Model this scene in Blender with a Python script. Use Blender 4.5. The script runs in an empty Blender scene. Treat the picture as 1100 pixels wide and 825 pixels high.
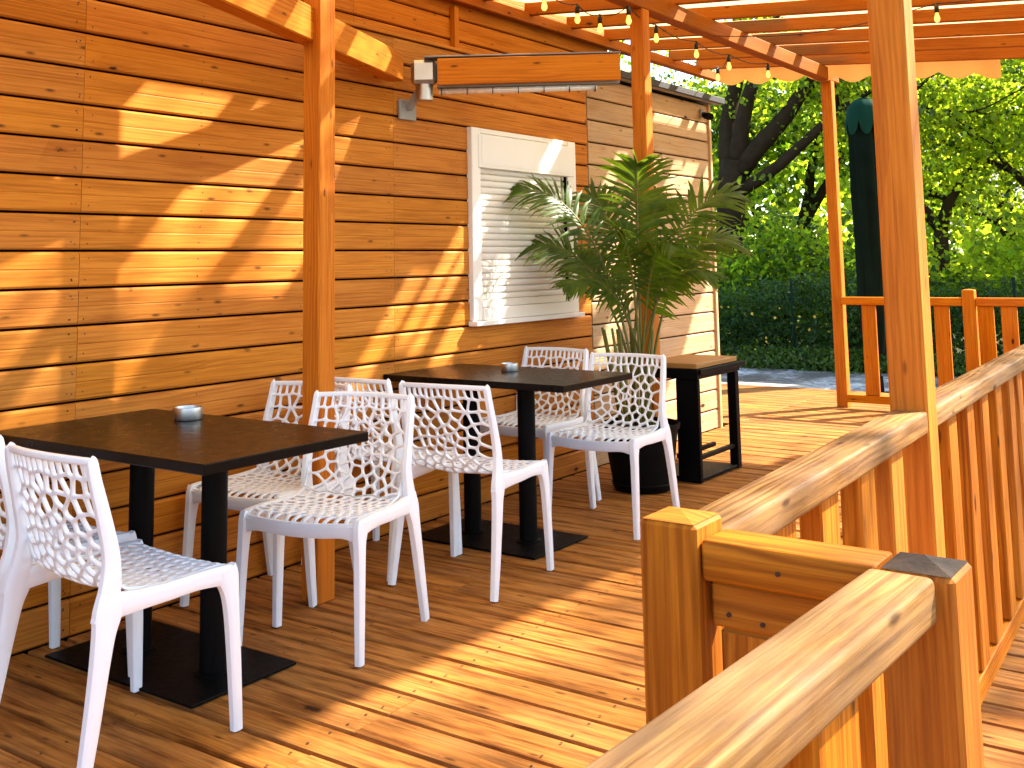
import bpy, math, random
import numpy as np
from mathutils import Vector, Matrix
random.seed(7)
rng = np.random.default_rng(7)
R_ = math.radians
sc = bpy.context.scene
COL = sc.collection
SUN = Vector((.60, 1.0, 1.03)).normalized()      # towards the sun

# ------------------------------------------------------------------ materials
MATS = {}

class NT:
    """small helper to wire shader nodes"""
    def __init__(s, name):
        m = bpy.data.materials.new(name); m.use_nodes = True
        s.m = m; s.t = m.node_tree; s.t.nodes.clear()
        s.out = s.t.nodes.new('ShaderNodeOutputMaterial')
        MATS[name] = m
    def n(s, typ, **kw):
        nd = s.t.nodes.new('ShaderNode' + typ)
        ins = kw.pop('ins', {})
        for k, v in kw.items(): setattr(nd, k, v)
        for k, v in ins.items(): s.put(nd.inputs[k], v)
        return nd
    def put(s, sock, v):
        if isinstance(v, bpy.types.NodeSocket): s.t.links.new(v, sock)
        elif isinstance(v, bpy.types.Node): s.t.links.new(v.outputs[0], sock)
        else: sock.default_value = v
    def math(s, op, a, b=0.0, c=None):
        nd = s.t.nodes.new('ShaderNodeMath'); nd.operation = op
        s.put(nd.inputs[0], a); s.put(nd.inputs[1], b)
        if c is not None: s.put(nd.inputs[2], c)
        return nd.outputs[0]
    def mixc(s, f, a, b, blend='MIX'):
        nd = s.t.nodes.new('ShaderNodeMix'); nd.data_type = 'RGBA'; nd.blend_type = blend
        s.put(nd.inputs[0], f)
        s.put(nd.inputs[6], a if not isinstance(a, tuple) else (*a, 1)[:4])
        s.put(nd.inputs[7], b if not isinstance(b, tuple) else (*b, 1)[:4])
        return nd.outputs[2]
    def ramp(s, f, stops):
        nd = s.t.nodes.new('ShaderNodeValToRGB')
        cr = nd.color_ramp
        while len(cr.elements) < len(stops): cr.elements.new(.5)
        for e, (p, c) in zip(cr.elements, stops):
            e.position = p; e.color = (c, c, c, 1) if not isinstance(c, tuple) else (*c, 1)
        s.put(nd.inputs[0], f)
        return nd.outputs[0]
    def comb(s, x, y, z=0.0):
        nd = s.t.nodes.new('ShaderNodeCombineXYZ')
        for i, v in enumerate((x, y, z)): s.put(nd.inputs[i], v)
        return nd.outputs[0]
    def noise(s, vec, scale=1.0, detail=3.0, rough=.55):
        nd = s.n('TexNoise'); s.put(nd.inputs['Vector'], vec)
        nd.inputs['Scale'].default_value = scale; nd.inputs['Detail'].default_value = detail; nd.inputs['Roughness'].default_value = rough
        return nd.outputs[0]
    def bump(s, h, strength=.3, dist=.002):
        nd = s.n('Bump'); nd.inputs['Strength'].default_value = strength; nd.inputs['Distance'].default_value = dist
        s.put(nd.inputs['Height'], h); return nd.outputs[0]
    def bsdf(s, col, rough=.5, spec=.4, metal=0.0, normal=None):
        b = s.n('BsdfPrincipled')
        s.put(b.inputs['Base Color'], (*col, 1)[:4] if isinstance(col, tuple) else col)
        s.put(b.inputs['Roughness'], rough); s.put(b.inputs['Metallic'], metal)
        s.put(b.inputs['Specular IOR Level'], spec)
        if normal is not None: s.put(b.inputs['Normal'], normal)
        s.t.links.new(b.outputs[0], s.out.inputs[0])
        return b

def wood(name, light, mid, dark, knot=(.030, .010, .003), knots=.35, rough=.5, grain=1.0, weather=0.0, wcol=(.3, .27, .23), spec=.3, bump=.35, ring=62.0, tv=.20, patch=0.0):
    s = NT(name)
    uv = s.n('UVMap'); uv.uv_map = 'UVMap'
    sp = s.n('SeparateXYZ', ins={0: uv.outputs[0]}); u, v = sp.outputs[0], sp.outputs[1]
    # knots : stretched cells, only some of them carry a knot
    vor = s.n('TexVoronoi'); s.put(vor.inputs['Vector'], s.comb(s.math('MULTIPLY', u, 2.6), s.math('MULTIPLY', v, 6.5)))
    vor.inputs['Scale'].default_value = 1.0
    gate = s.n('SeparateColor', ins={0: vor.outputs['Color']}).outputs
    d = s.math('ADD', vor.outputs['Distance'], s.math('MULTIPLY', s.math('SUBTRACT', s.noise(s.comb(s.math('MULTIPLY', u, 60), s.math('MULTIPLY', v, 90)), 1, 2), .5), .09))
    size = s.math('MULTIPLY_ADD', gate[1], .10, .035)
    on = s.math('LESS_THAN', gate[0], knots)
    kn = s.math('MULTIPLY', on, s.ramp(s.math('DIVIDE', d, size), [(0.0, 1.0), (.55, .95), (1.0, 0.0)]))
    halo = s.math('MULTIPLY', on, s.ramp(s.math('DIVIDE', d, s.math('MULTIPLY', size, 5.5)), [(0.0, 1.0), (1.0, 0.0)]))
    # growth rings, bent round the knots
    warp = s.noise(s.comb(s.math('MULTIPLY', u, .9), s.math('MULTIPLY', v, 5)), 1, 3)
    ph = s.math('ADD', s.math('MULTIPLY', v, ring * 6.283), s.math('ADD', s.math('MULTIPLY', warp, 34.0), s.math('MULTIPLY', halo, 9.0)))
    rings = s.math('MULTIPLY_ADD', s.math('SINE', ph), .5, .5)
    rmod = s.ramp(s.noise(s.comb(s.math('MULTIPLY', u, .8), s.math('MULTIPLY', v, 14)), 1, 3), [(.38, 0.0), (.66, 1.0)])
    rings = s.math('MULTIPLY', s.math('POWER', rings, 1.6), rmod)
    streak = s.noise(s.comb(s.math('MULTIPLY', u, 2.2), s.math('MULTIPLY', v, 60)), 1, 4, .6)
    fib = s.noise(s.comb(s.math('MULTIPLY', u, 4), s.math('MULTIPLY', v, 230)), 1, 5, .65)
    broad = s.noise(s.comb(s.math('MULTIPLY', u, 1.3), s.math('MULTIPLY', v, 9)), 1, 3)
    c = s.mixc(s.ramp(broad, [(.3, 0.0), (.7, 1.0)]), light, mid)
    c = s.mixc(s.math('MULTIPLY', rings, .62 * grain), c, dark)
    c = s.mixc(s.math('MULTIPLY', s.ramp(fib, [(.42, 0.0), (.75, 1.0)]), .5 * grain), c, dark)
    c = s.mixc(s.math('MULTIPLY', s.ramp(streak, [(.48, 0.0), (.72, 1.0)]), .75 * grain), c, dark)
    c = s.mixc(s.math('MULTIPLY', halo, .45), c, dark)
    if patch:
        pn = s.noise(s.comb(s.math('MULTIPLY', u, 3.0), s.math('MULTIPLY', v, 26)), 1, 4, .6)
        c = s.mixc(s.math('MULTIPLY', s.ramp(pn, [(.44, 0.0), (.66, 1.0)]), patch), c, dark)
    if weather:
        w = s.noise(s.comb(s.math('MULTIPLY', u, 2.2), s.math('MULTIPLY', v, 7)), 1, 6, .7)
        c = s.mixc(s.math('MULTIPLY', s.ramp(w, [(.45, 0.0), (.68, 1.0)]), weather), c, wcol)
    c = s.mixc(kn, c, knot)
    # small dark resin and nail flecks strung along the grain
    fv = s.n('TexVoronoi'); s.put(fv.inputs['Vector'], s.comb(s.math('MULTIPLY', u, 9), s.math('MULTIPLY', v, 30)))
    fv.inputs['Scale'].default_value = 1.0
    fg = s.n('SeparateColor', ins={0: fv.outputs['Color']}).outputs
    fleck = s.math('MULTIPLY', s.math('LESS_THAN', fg[0], .13), s.ramp(fv.outputs['Distance'], [(.10, 1.0), (.26, 0.0)]))
    c = s.mixc(s.math('MULTIPLY', fleck, .75), c, knot)
    at = s.n('Attribute'); at.attribute_name = 'tint'
    hsv = s.n('HueSaturation')
    t3 = s.n('SeparateColor', ins={0: at.outputs['Color']}).outputs
    s.put(hsv.inputs['Hue'], s.math('MULTIPLY_ADD', t3[0], .003, .4985))
    s.put(hsv.inputs['Saturation'], s.math('MULTIPLY_ADD', t3[1], .03, .985))
    s.put(hsv.inputs['Value'], s.math('MULTIPLY_ADD', t3[2], tv, 1 - tv / 2))
    s.put(hsv.inputs['Color'], c)
    h = s.math('SUBTRACT', s.math('MULTIPLY', fib, .6), s.math('ADD', s.math('MULTIPLY', rings, .3), kn))
    s.bsdf(hsv.outputs[0], s.math('MULTIPLY_ADD', fib, .25, rough - .1), spec, 0.0, s.bump(h, bump, .0015))
    return s.m

wood('stained_wall_wood', (.58, .222, .028), (.49, .166, .016), (.25, .062, .005), knots=.26, rough=.6, grain=.85, spec=.12)
wood('deck_wood', (.52, .222, .048), (.42, .155, .026), (.11, .030, .004), knots=.25, rough=.66, grain=.8, weather=.35, wcol=(.25, .125, .048), spec=.10, tv=.22, patch=.9)
wood('rail_wood', (.56, .190, .016), (.46, .132, .008), (.19, .040, .003), knots=.4, rough=.6, grain=1.15, spec=.10, bump=.5, patch=.3)
wood('worn_sunlit_rail_wood', (.41, .225, .070), (.31, .152, .038), (.10, .036, .007), knots=.5, rough=.6, grain=1.5, weather=.55, wcol=(.20, .128, .080), spec=.12, bump=.9, patch=.7)  # worn top rails, also paled so the sunlit tone sits in the colour
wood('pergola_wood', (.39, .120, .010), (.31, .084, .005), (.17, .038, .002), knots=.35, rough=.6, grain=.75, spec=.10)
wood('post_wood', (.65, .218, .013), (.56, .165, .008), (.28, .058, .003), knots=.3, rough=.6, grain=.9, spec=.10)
wood('pale_wall_wood', (.56, .39, .215), (.47, .30, .145), (.28, .15, .065), knots=.45, rough=.65, grain=.7, weather=.5, wcol=(.40, .31, .23), spec=.12)
wood('table_wood', (.45, .23, .06), (.38, .17, .04), (.22, .09, .018), knots=.1, rough=.45)

def plain(name, col, rough=.5, metal=0.0, spec=.4, var=.12, scale=6.0, bump=0.0, bscale=60.0, detail=4.0):
    s = NT(name)
    tc = s.n('TexCoord')
    nz = s.noise(tc.outputs['Object'], scale, detail)
    k = s.math('MULTIPLY_ADD', nz, 2 * var, 1 - var)
    c = s.mixc(1.0, (*col, 1), s.comb(k, k, k), 'MULTIPLY')
    r = s.math('MULTIPLY_ADD', s.noise(tc.outputs['Object'], scale * 4, 3), .25, rough - .12)
    s.bsdf(c, r, spec, metal, s.bump(s.noise(tc.outputs['Object'], bscale, 4), bump, .004) if bump else None)
    return s.m

plain('white_plastic', (.79, .84, .88), .42, spec=.4, var=.05, scale=9)
plain('black_laminate', (.004, .0028, .0022), .30, spec=.13, var=.2, scale=5)
plain('black_metal', (.0022, .0022, .0024), .5, spec=.08, var=.25, scale=12)
plain('black_pot', (.0025, .0025, .0025), .55, spec=.08, var=.2)
plain('soil', (.05, .032, .02), .9, var=.5, scale=30, bump=.8, bscale=60)
plain('white_paint', (.80, .77, .71), .45, var=.05)
plain('shutter_slat', (.74, .70, .63), .42, var=.05)
plain('steel', (.50, .47, .44), .36, 1.0, var=.03, scale=4)
plain('grey_plate', (.26, .25, .24), .6, 0.2, var=.12)
plain('dark_gap', (.006, .003, .0015), .95, spec=.05, var=.2)
plain('nail_head', (.045, .02, .01), .6, 0.2)
plain('tar_roof', (.055, .06, .07), .75, var=.3, scale=20, bump=.4)
plain('cable_black', (.015, .014, .013), .5)
plain('fence_green', (.006, .020, .010), .7, 0.0, spec=.1)
plain('red_plastic', (.55, .02, .015), .4)
plain('parasol_cover', (.0055, .012, .007), .95, spec=.03, var=.4, scale=5, bump=.5, bscale=14)
plain('parasol_flap', (.006, .034, .018), .9, spec=.06, var=.3, scale=9, bump=.3, bscale=20)
plain('asphalt_kerb', (.42, .38, .32), .8, var=.25, scale=12, bump=.4)
plain('bark', (.034, .022, .013), .95, spec=.04, var=.5, scale=7, bump=1.0, bscale=26)
plain('heater_glass', (.80, .78, .74), .25, .2)
plain('petal', (.75, .50, .05), .6)

def end_grain():
    s = NT('weathered_end_grain')
    tc = s.n('TexCoord')
    uv = s.n('UVMap'); uv.uv_map = 'UVMap'
    nz = s.noise(uv.outputs[0], 30, 6, .7)
    nz2 = s.noise(uv.outputs[0], 160, 4)
    c = s.mixc(s.ramp(nz, [(.35, 0.0), (.65, 1.0)]), (.006, .0035, .0025, 1), (.045, .026, .015, 1))
    c = s.mixc(s.math('MULTIPLY', nz2, .35), c, (.075, .043, .024, 1))
    s.bsdf(c, .8, .2, 0, s.bump(nz, .6, .004))
end_grain()

def fabric(name, ca, cb, tm):
    s = NT(name)
    tc = s.n('TexCoord')
    nz = s.noise(tc.outputs['Object'], 3.0, 5)
    c = s.mixc(nz, ca, cb)
    d = s.n('BsdfDiffuse', ins={'Color': c}); t = s.n('BsdfTranslucent', ins={'Color': c})
    mx = s.n('MixShader', ins={0: tm, 1: d, 2: t})
    s.t.links.new(mx.outputs[0], s.out.inputs[0])
fabric('roof_fabric', (.86, .66, .34, 1), (.78, .55, .24, 1), .55)
fabric('valance_cloth', (.50, .22, .055, 1), (.44, .18, .04, 1), .3)

def leaf(name, a, b, trans, tmix=.5, rough=.45, spec=.3, nscale=1.2):
    s = NT(name)
    tc = s.n('TexCoord')
    nz = s.noise(tc.outputs['Object'], nscale, 3)
    nf = s.noise(tc.outputs['Object'], 11.0, 2)
    f = s.ramp(s.math('MULTIPLY_ADD', nf, .5, s.math('MULTIPLY', nz, .5)), [(.35, 0.0), (.65, 1.0)])
    c = s.mixc(f, (*a, 1), (*b, 1))
    ct = s.mixc(f, tuple(x * .42 for x in trans) + (1,), (*trans, 1))
    p = s.n('BsdfPrincipled', ins={'Base Color': c, 'Roughness': rough, 'Specular IOR Level': spec})
    t = s.n('BsdfTranslucent', ins={'Color': ct})
    mx = s.n('MixShader', ins={0: tmix, 1: p, 2: t})
    s.t.links.new(mx.outputs[0], s.out.inputs[0])
leaf('maple_leaf', (.06, .11, .012), (.10, .15, .018), (.62, .88, .03), .70)
leaf('lime_leaf', (.08, .12, .012), (.12, .16, .018), (.84, .97, .04), .75)
leaf('dark_leaf', (.016, .042, .010), (.035, .075, .014), (.20, .34, .03), .45)
leaf('hedge_leaf', (.018, .055, .010), (.045, .10, .016), (.14, .28, .02), .35)
leaf('grass_blade', (.05, .10, .015), (.08, .14, .02), (.25, .40, .03), .4)
leaf('palm_leaf', (.018, .058, .004), (.060, .115, .006), (.30, .46, .015), .34, .4, .25, 6)
leaf('palm_stem', (.10, .12, .02), (.17, .15, .03), (.2, .2, .03), .05, .4)

def ground_mat():
    s = NT('lawn_soil')
    tc = s.n('TexCoord')
    n1 = s.noise(tc.outputs['Object'], .6, 5); n2 = s.noise(tc.outputs['Object'], 14, 6)
    c = s.mixc(s.ramp(n1, [(.4, 0.0), (.6, 1.0)]), (.055, .075, .02, 1), (.10, .08, .05, 1))
    c = s.mixc(s.ramp(n2, [(.4, 0.0), (.7, 1.0)]), c, (.03, .03, .015, 1))
    s.bsdf(c, .95, .1, 0, s.bump(n2, .9, .03))
    s = NT('gravel')
    tc = s.n('TexCoord')
    v = s.n('TexVoronoi', ins={'Vector': tc.outputs['Object']}); v.inputs['Scale'].default_value = 16
    sepc = s.n('SeparateColor', ins={0: v.outputs['Color']}).outputs
    c = s.ramp(sepc[0], [(0.0, (.20, .20, .21)), (.5, (.36, .35, .34)), (1.0, (.62, .60, .57))])
    n1 = s.noise(tc.outputs['Object'], 1.1, 5)
    c = s.mixc(s.ramp(n1, [(.45, 0.0), (.6, 1.0)]), c, (.12, .105, .09, 1))
    s.bsdf(c, .9, .2, 0, s.bump(s.math('SUBTRACT', 1.0, v.outputs['Distance']), .9, .03))
ground_mat()

def bulb_mat():
    s = NT('lit_bulb')
    e = s.n('Emission', ins={'Color': (1.0, .36, .06, 1), 'Strength': 1.0})
    s.t.links.new(e.outputs[0], s.out.inputs[0])
    s = NT('bulb_glow_core')
    e = s.n('Emission', ins={'Color': (1.0, .75, .35, 1), 'Strength': 30.0})
    s.t.links.new(e.outputs[0], s.out.inputs[0])
bulb_mat()

def brushed():
    s = NT('mirror_steel')
    tc = s.n('TexCoord')
    nz = s.noise(s.n('Mapping', ins={'Vector': tc.outputs['Object'], 'Scale': (2, 200, 200)}), 1, 3)
    s.bsdf((.86, .80, .72, 1), s.math('MULTIPLY_ADD', nz, .1, .10), .5, 1.0)
brushed()

# ------------------------------------------------------------------ mesh builder
class MB:
    def __init__(s, origin=(0, 0, 0)):
        s.v = []; s.f = []; s.uv = []; s.tint = []; s.mi = []; s.sm = []
        s.o = Vector(origin)
    def newtint(s):
        s.t = (random.random(), random.random(), random.random()); s.off = (random.uniform(0, 60), random.uniform(0, 60))
    def face(s, idx, uv, mat=0, smooth=False):
        s.f.append(idx); s.uv.append(uv); s.tint.append(s.t); s.mi.append(mat); s.sm.append(smooth)
    def _solid(s, pts, faces, M, mat, smooth=False, uvs=None):
        """local points (long axis = x); grain runs along x"""
        base = len(s.v)
        s.v += [tuple(M @ Vector(p)) for p in pts]
        for k, fc in enumerate(faces):
            P = [Vector(pts[i]) for i in fc]
            n = Vector((0, 0, 0))
            for i in range(len(P)): n += P[i].cross(P[(i + 1) % len(P)])
            if uvs: uv = uvs[k]
            else:
                ax = max(range(3), key=lambda q: abs(n[q]))
                if ax == 0: uv = [(p.y + s.off[0], p.z * 1.0 + s.off[1] + 3) for p in P]
                elif ax == 1: uv = [(p.x + s.off[0], p.z + s.off[1]) for p in P]
                else: uv = [(p.x + s.off[0], p.y + s.off[1] + 1.37) for p in P]
            s.face([base + i for i in fc], uv, mat, smooth)
    def box(s, M, l, w, h, b=.004, mat=0, keep=False):
        """chamfered box centred on M, l along local x, w along y, h along z"""
        if not keep: s.newtint()
        hx, hy, hz = l / 2, w / 2, h / 2
        b = min(b, hx * .49, hy * .49, hz * .49)
        pts = []; ix = {}
        for sx in (-1, 1):
            for sy in (-1, 1):
                for sz in (-1, 1):
                    for a in range(3):
                        ix[(sx, sy, sz, a)] = len(pts)
                        pts.append((sx * (hx - (0 if a == 0 else b)), sy * (hy - (0 if a == 1 else b)), sz * (hz - (0 if a == 2 else b))))
        F = []
        for a in range(3):
            o1, o2 = [q for q in range(3) if q != a]
            for sg in (-1, 1):
                loop = []
                for p, q in ((-1, -1), (1, -1), (1, 1), (-1, 1)):
                    t = [0, 0, 0]; t[a] = sg; t[o1] = p; t[o2] = q
                    loop.append(ix[(*t, a)])
                F.append(loop)
        for a in range(3):
            o1, o2 = [q for q in range(3) if q != a]
            for p in (-1, 1):
                for q in (-1, 1):
                    def k(sg, ax):
                        t = [0, 0, 0]; t[a] = sg; t[o1] = p; t[o2] = q
                        return ix[(*t, ax)]
                    F.append([k(-1, o1), k(1, o1), k(1, o2), k(-1, o2)])
        for sx in (-1, 1):
            for sy in (-1, 1):
                for sz in (-1, 1):
                    F.append([ix[(sx, sy, sz, a)] for a in range(3)])
        out = []
        for fc in F:
            P = [Vector(pts[i]) for i in fc]
            n = (P[1] - P[0]).cross(P[2] - P[0])
            c = sum(P, Vector()) / len(P)
            out.append(fc if n.dot(c) > 0 else fc[::-1])
        s._solid(pts, out, M, mat)
    def bx(s, x0, x1, y0, y1, z0, z1, axis='x', b=.004, mat=0):
        c = Vector(((x0 + x1) / 2, (y0 + y1) / 2, (z0 + z1) / 2))
        dx, dy, dz = x1 - x0, y1 - y0, z1 - z0
        if axis == 'x': M = Matrix.Translation(c); l, w, h = dx, dy, dz
        elif axis == 'y': M = Matrix.Translation(c) @ Matrix.Rotation(R_(90), 4, 'Z'); l, w, h = dy, dx, dz
        else: M = Matrix.Translation(c) @ Matrix.Rotation(R_(-90), 4, 'Y'); l, w, h = dz, dy, dx
        s.box(M, l, w, h, b, mat)
    def frame(s, p0, p1, up=(0, 0, 1)):
        p0, p1 = Vector(p0), Vector(p1); x = (p1 - p0).normalized(); up = Vector(up)
        y = up.cross(x)
        if y.length < 1e-4: y = Vector((0, 1, 0)).cross(x)
        y.normalize(); z = x.cross(y)
        M = Matrix((x, y, z)).transposed().to_4x4(); M.translation = (p0 + p1) / 2
        return M, (p1 - p0).length
    def beam(s, p0, p1, w, h, b=.004, up=(0, 0, 1), mat=0):
        M, l = s.frame(p0, p1, up); s.box(M, l, w, h, b, mat)
    def roundbeam(s, p0, p1, w, h, r=.008, seg=3, up=(0, 0, 1), mat=0):
        """beam with rounded long edges and slightly eased ends"""
        s.newtint()
        M, l = s.frame(p0, p1, up)
        prof = []
        for cx, cy, a0 in ((w / 2 - r, h / 2 - r, 0), (-w / 2 + r, h / 2 - r, 90), (-w / 2 + r, -h / 2 + r, 180), (w / 2 - r, -h / 2 + r, 270)):
            for k in range(seg + 1):
                a = R_(a0 + 90 * k / seg); prof.append((cx + r * math.cos(a), cy + r * math.sin(a)))
        n = len(prof)
        per = [0]
        for i in range(n): per.append(per[-1] + math.dist(prof[i], prof[(i + 1) % n]))
        pts = []; xs = [-l / 2, -l / 2 + .004, l / 2 - .004, l / 2]; sc_ = [.93, 1, 1, .93]
        for x, k in zip(xs, sc_): pts += [(x, p[0] * k, p[1] * k) for p in prof]
        F = []; U = []
        for j in range(3):
            for i in range(n):
                i2 = (i + 1) % n
                F.append([j * n + i, j * n + i2, (j + 1) * n + i2, (j + 1) * n + i][::-1])
                q = [(xs[j], per[i]), (xs[j], per[i + 1]), (xs[j + 1], per[i + 1]), (xs[j + 1], per[i])][::-1]
                U.append([(a + s.off[0], c + s.off[1]) for a, c in q])
        F.append(list(range(n))[::-1]); U.append([(prof[i][0] + s.off[0], prof[i][1] + s.off[1]) for i in range(n)][::-1])
        F.append([3 * n + i for i in range(n)]); U.append([(prof[i][0] + s.off[0], prof[i][1] + s.off[1]) for i in range(n)])
        # orient
        c0 = Vector((0, 0, 0)); out = []
        for fc, uu in zip(F, U):
            P = [Vector(pts[i]) for i in fc]
            nn = Vector((0, 0, 0))
            for i in range(len(P)): nn += P[i].cross(P[(i + 1) % len(P)])
            c = sum(P, Vector()) / len(P)
            if len(P) == 4: c.x = 0
            out.append((fc, uu) if nn.dot(c) > 0 else (fc[::-1], uu[::-1]))
        s._solid(pts, [a for a, _ in out], M, mat, True, [b_ for _, b_ in out])
    def tube(s, pts, rad, n=8, mat=0, cap=True, smooth=True):
        """tube through points with radius or list of radii"""
        s.newtint()
        P = [Vector(p) for p in pts]
        rad = rad if isinstance(rad, (list, tuple)) else [rad] * len(P)
        base = len(s.v); prev = None
        for i, p in enumerate(P):
            t = (P[min(i + 1, len(P) - 1)] - P[max(i - 1, 0)]).normalized()
            if prev is None:
                a = Vector((0, 0, 1)) if abs(t.z) < .9 else Vector((1, 0, 0))
                x = t.cross(a).normalized()
            else:
                x = (prev - t * prev.dot(t)).normalized()
            prev = x; y = t.cross(x)
            for k in range(n):
                a = 2 * math.pi * k / n
                s.v.append(tuple(p + (x * math.cos(a) + y * math.sin(a)) * rad[i]))
        L = 0
        for i in range(len(P) - 1):
            d = (P[i + 1] - P[i]).length
            for k in range(n):
                k2 = (k + 1) % n
                s.face([base + i * n + k, base + i * n + k2, base + (i + 1) * n + k2, base + (i + 1) * n + k],
                       [(L, k / n * .2), (L, (k + 1) / n * .2), (L + d, (k + 1) / n * .2), (L + d, k / n * .2)], mat, smooth)
            L += d
        if cap:
            s.face([base + k for k in range(n)][::-1], [(0, 0)] * n, mat)
            s.face([base + (len(P) - 1) * n + k for k in range(n)], [(0, 0)] * n, mat)
    def lathe(s, prof, c=(0, 0, 0), n=24, mat=0, smooth=True):
        s.newtint(); base = len(s.v); c = Vector(c)
        for r, z in prof:
            for k in range(n):
                a = 2 * math.pi * k / n
                s.v.append((c.x + r * math.cos(a), c.y + r * math.sin(a), c.z + z))
        for i in range(len(prof) - 1):
            for k in range(n):
                k2 = (k + 1) % n
                s.face([base + i * n + k, base + i * n + k2, base + (i + 1) * n + k2, base + (i + 1) * n + k],
                       [(k / n, prof[i][1]), ((k + 1) / n, prof[i][1]), ((k + 1) / n, prof[i + 1][1]), (k / n, prof[i + 1][1])], mat, smooth)
        if prof[0][0] > 1e-4: s.face([base + k for k in range(n)][::-1], [(0, 0)] * n, mat)
        if prof[-1][0] > 1e-4: s.face([base + (len(prof) - 1) * n + k for k in range(n)], [(0, 0)] * n, mat)
    def build(s, name, mats, parent=None, sharp=None):
        me = bpy.data.meshes.new(name)
        o = s.o
        me.from_pydata([(a - o.x, b - o.y, c - o.z) for a, b, c in s.v], [], s.f)
        uvl = me.uv_layers.new(name='UVMap')
        flat = [q for f in s.uv for p in f for q in p]
        uvl.data.foreach_set('uv', flat)
        ca = me.color_attributes.new('tint', 'FLOAT_COLOR', 'CORNER')
        cc = []
        for f, t in zip(s.f, s.tint): cc += [*t, 1.0] * len(f)
        ca.data.foreach_set('color', cc)
        me.polygons.foreach_set('material_index', s.mi)
        me.polygons.foreach_set('use_smooth', s.sm)
        for m in ([mats] if isinstance(mats, str) else mats): me.materials.append(MATS[m])
        me.update()
        if sharp: me.set_sharp_from_angle(angle=R_(sharp))
        ob = bpy.data.objects.new(name, me); COL.objects.link(ob)
        if parent is not None: ob.parent = parent
        else: ob.location = o
        return ob

def tag(o, label=None, cat=None, group=None, kind=None):
    if label: o['label'] = label
    if cat: o['category'] = cat
    if group: o['group'] = group
    if kind: o['kind'] = kind
    return o
def thing(name, label, cat, loc=(0, 0, 0), rz=0.0, group=None):
    o = bpy.data.objects.new(name, None); COL.objects.link(o)
    o.location = loc; o.rotation_euler = (0, 0, rz); o.empty_display_size = .1
    return tag(o, label, cat, group)
def dup(root, loc, rz, label, group=None):
    r = root.copy(); COL.objects.link(r); r.location = loc; r.rotation_euler = (0, 0, rz); r['label'] = label
    if group: r['group'] = group
    for ch in root.children:
        c = ch.copy(); COL.objects.link(c); c.parent = r
        for g in ch.children:
            d = g.copy(); COL.objects.link(d); d.parent = c
    return r

# ------------------------------------------------------------------ ground, path, deck
def sheet(name, x0, x1, y0, y1, z, mat, kind='structure'):
    m = MB((0, 0, 0)); m.newtint()
    m.v += [(x0, y0, z), (x1, y0, z), (x1, y1, z), (x0, y1, z)]
    m.face([0, 1, 2, 3], [(0, 0), (1, 0), (1, 1), (0, 1)])
    return tag(m.build(name, mat), kind=kind)
sheet('ground', -400, 400, -400, 600, -.24, 'lawn_soil')
def gravel_sheet():
    m = MB(); m.newtint()
    nx, ny = 60, 24
    for j in range(ny + 1):
        for i in range(nx + 1):
            x = -16 + 22 * i / nx; y = 11.0 + 3.35 * j / ny
            m.v.append((x, y, -.19 + random.uniform(-.008, .012) + .05 * max(0, (y - 12.4) / 2)))
    for j in range(ny):
        for i in range(nx):
            a = j * (nx + 1) + i
            m.face([a, a + 1, a + nx + 2, a + nx + 1], [(0, 0)] * 4)
    return tag(m.build('gravel_path', 'gravel'), kind='structure')
gravel_sheet()
def kerb():
    m = MB()
    x = -9.0
    while x < -3.9:
        l = random.uniform(.8, 1.1)
        if x + l > -3.9: l = -3.9 - x
        m.bx(x, x + l - .01, 11.32, 11.58 + random.uniform(-.01, .02), -.235, -.015 + random.uniform(-.012, .008), 'x', .012)
        x += l
    tag(m.build('kerb', 'asphalt_kerb'), kind='structure')
kerb()

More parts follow.
